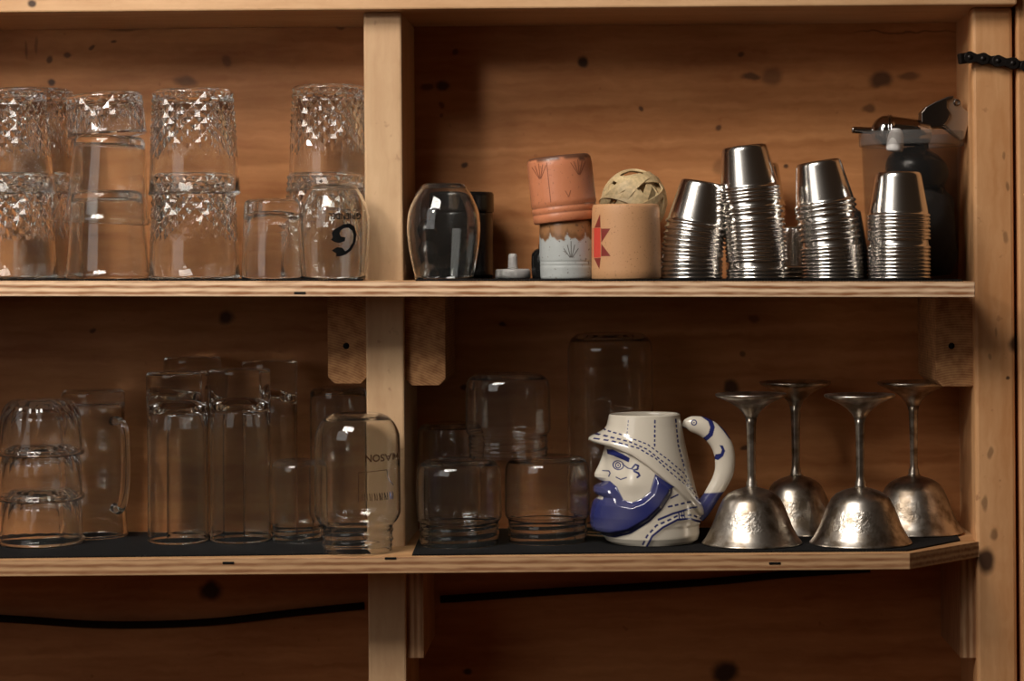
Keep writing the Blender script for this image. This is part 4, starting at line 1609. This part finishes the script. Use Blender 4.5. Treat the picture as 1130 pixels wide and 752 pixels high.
# eye
ee = np.hypot((zx - 185) / 26, (zy - 307) / 21)
add(np.clip((0.16 - np.abs(ee - 1)) / .08, 0, 1))
ei = np.hypot((zx - 182) / 12, (zy - 308) / 13)
add(np.clip((0.28 - np.abs(ei - 1)) / .12, 0, 1)); add(np.clip((0.38 - ei) / .1, 0, 1))
stroke([(205, 300), (235, 318), (258, 322)], 4); stroke([(180, 364), (204, 373), (232, 362)], 4)
stroke([(126, 340), (143, 338), (150, 348), (144, 364)], 4)
stroke([(256, 318), (272, 300), (286, 306), (282, 322), (264, 326)], 7); stroke([(266, 332), (286, 340), (292, 352), (282, 360)], 7)
# beard
mask_b = np.clip(-bd / 3 + .5, 0, 1)
mouth = np.exp(-((zy - 467) / 8) ** 4) * (np.abs(thw) < .5)
brush = 0.96 + .03 * np.sin(zx * .03 + 2 * np.sin(zy * .021))
add(mask_b * (1 - .9 * mouth) * brush)
# collar
stroke([(380, 562), (450, 536), (552, 514)], 8); stroke([(325, 690), (350, 640), (400, 600), (470, 566), (530, 566), (588, 594)], 8)
stroke([(305, 682), (325, 640), (370, 590), (430, 566), (470, 548), (545, 550), (590, 580)], 7, 34, .6)
stroke([(430, 502), (525, 487)], 7, 30, .6); stroke([(440, 462), (475, 448)], 6)
for xx in (478, 492, 504):
    stroke([(xx, 530), (xx + 2, 560)], 4)
rgb = CREAM[None, None, :] * (1 - ink[..., None]) + BLUE[None, None, :] * ink[..., None]

M_MUG = mat_vcol('glazed_delft_ceramic', 0.16, 0.6)
mug = empty('face_mug', lower(720, YK, 0, 606))
mug.location.x = P(640 + KX / 4.42, 606, YK).x
tag(mug, 'white and blue ceramic mug shaped as a bearded fisherman with a hat', 'mug')


def submesh(name, sel, parent=mug):
    """faces of the mug grid where sel (per face row, column) is true."""
    used, vv_, ff_, cc = {}, [], [], []

    def vid(i, j):
        j %= NT
        if (i, j) not in used:
            used[(i, j)] = len(vv_)
            vv_.append(((X3[i, j] - KX) * uk, Y3[i, j] * uk, (KY - zy[i, j]) * uk))
            cc.append(rgb[i, j])
        return used[(i, j)]
    for i in range(NR - 1):
        for j in range(NT):
            if sel[i, j]:
                ff_.append((vid(i, j), vid(i + 1, j), vid(i + 1, j + 1), vid(i, j + 1)))
    return vv_, ff_, cc


def with_col(name, vv_, ff_, cc, mat, parent, recalc=False):
    me_ = from_data(name, vv_, ff_, True)
    if recalc:
        fix_normals(me_)
    ca_ = me_.color_attributes.new('Col', 'FLOAT_COLOR', 'POINT')
    flat = np.ones((len(vv_), 4)); flat[:, :3] = np.array(cc)
    ca_.data.foreach_set('color', flat.ravel())
    me_.materials.append(mat)
    return link(name, me_, None, parent)


fs = s_[:-1, :]
beard_sel = (bd[:-1, :] < 0) & (fs <= -8)
hat_sel = (fs > -8)
body_sel = ~(beard_sel | hat_sel)
vv, ff, cc = submesh('body', body_sel)
# floor of the mug
k = len(vv)
vv.append(((KX - KX) * uk, 0, 0.0006)); cc.append(CREAM)
ids = {}
bot = []
for j in range(0, NT):
    vv.append(((X3[-1, j] - KX) * uk, Y3[-1, j] * uk, (KY - zy[-1, j]) * uk)); cc.append(CREAM)
    bot.append(len(vv) - 1)
for j in range(NT):
    ff.append((k, bot[(j + 1) % NT], bot[j]))
with_col('face', vv, ff, cc, M_MUG, mug)
vv, ff, cc = submesh('beard', beard_sel)
with_col('beard', vv, ff, cc, M_MUG, mug)['label'] = 'cobalt blue beard and moustache'
vv, ff, cc = submesh('hat', hat_sel)
# rounded lip and the hollow inside
prev = []
for j in range(NT):
    vv.append(((X3[0, j] - KX) * uk, Y3[0, j] * uk, (KY - zy[0, j]) * uk)); cc.append(CREAM); prev.append(len(vv) - 1)
for (dr, dz_) in ((4, -5), (9, -6), (14, -3), (17, 6), (20, 120), (24, 330)):
    cur = []
    for j in range(NT):
        w_ = 1 - dr / ax_[0, j]
        vv.append(((cx_[0, j] + (X3[0, j] - cx_[0, j]) * w_ - KX) * uk, Y3[0, j] * w_ * uk, (KY - zy[0, j] - dz_) * uk))
        cc.append(CREAM * .95); cur.append(len(vv) - 1)
    for j in range(NT):
        ff.append((prev[j], prev[(j + 1) % NT], cur[(j + 1) % NT], cur[j]))
    prev = cur
vv.append(((cx_[0, 0] - KX) * uk, 0, (KY - zy[0, 0] - 330) * uk)); cc.append(CREAM)
for j in range(NT):
    ff.append((prev[j], prev[(j + 1) % NT], len(vv) - 1))
with_col('hat', vv, ff, cc, M_MUG, mug)['label'] = 'white hat with dashed blue stitching'

# fish shaped handle
hc = spline([(505, 130), (530, 122), (566, 124), (612, 138), (660, 174), (694, 222), (710, 280), (708, 345), (688, 400), (658, 450), (628, 496), (596, 540), (570, 570)], 260)
hr = np.interp(np.linspace(0, 1, len(hc)), [0, .05, .12, .22, .34, .46, .56, .68, .80, .92, 1], [8, 24, 38, 47, 51, 52, 49, 43, 39, 42, 40])
SEG = 120
hv, hf = [], []
for i, (x, y) in enumerate(hc):
    x0, y0 = hc[max(i - 1, 0)]; x1, y1 = hc[min(i + 1, len(hc) - 1)]
    tx, ty = x1 - x0, y1 - y0
    L_ = math.hypot(tx, ty); tx /= L_; ty /= L_
    for k in range(SEG):
        w = 2 * math.pi * k / SEG
        hv.append((x - ty * hr[i] * math.cos(w), y + tx * hr[i] * math.cos(w), -.82 * hr[i] * math.sin(w)))
for i in range(len(hc) - 1):
    for k in range(SEG):
        k2 = (k + 1) % SEG
        hf.append((i * SEG + k, i * SEG + k2, (i + 1) * SEG + k2, (i + 1) * SEG + k))
hf.append(tuple(range(SEG))); hf.append(tuple(range(len(hv) - 1, len(hv) - SEG - 1, -1)))
hv = np.array(hv)
zx, zy_keep = hv[:, 0], zy
zy = hv[:, 1]
ink = np.zeros(zx.shape)
e1 = np.hypot(zx - 560, zy - 112)
add(np.clip((3.5 - np.abs(e1 - 12)) / 1.5, 0, 1)); add(np.clip((4 - e1) / 1.5, 0, 1))
stroke([(607, 78), (638, 100), (650, 135), (640, 170), (604, 204)], 17, st=1.0)

fill([(664, 92), (700, 108), (738, 160), (752, 215), (728, 190), (704, 156), (680, 128)])
fill([(655, 292), (664, 268), (688, 262), (694, 244), (682, 222), (700, 224), (710, 250), (700, 276), (676, 296)])
fill([(500, 128), (524, 140), (536, 160), (520, 172), (500, 150)])
add(np.clip((zy - (452 + .35 * (650 - zx) * .2)) / 5, 0, 1) * (zy > 440) * .95)
rg_ = CREAM[None, :] * (1 - ink[:, None]) + BLUE[None, :] * ink[:, None]
with_col('handle', [((x - KX) * uk, z * uk, (KY - y) * uk) for x, y, z in hv], hf, rg_, M_MUG, mug, True)['label'] = 'white fish shaped handle with blue markings'
zy = zy_keep
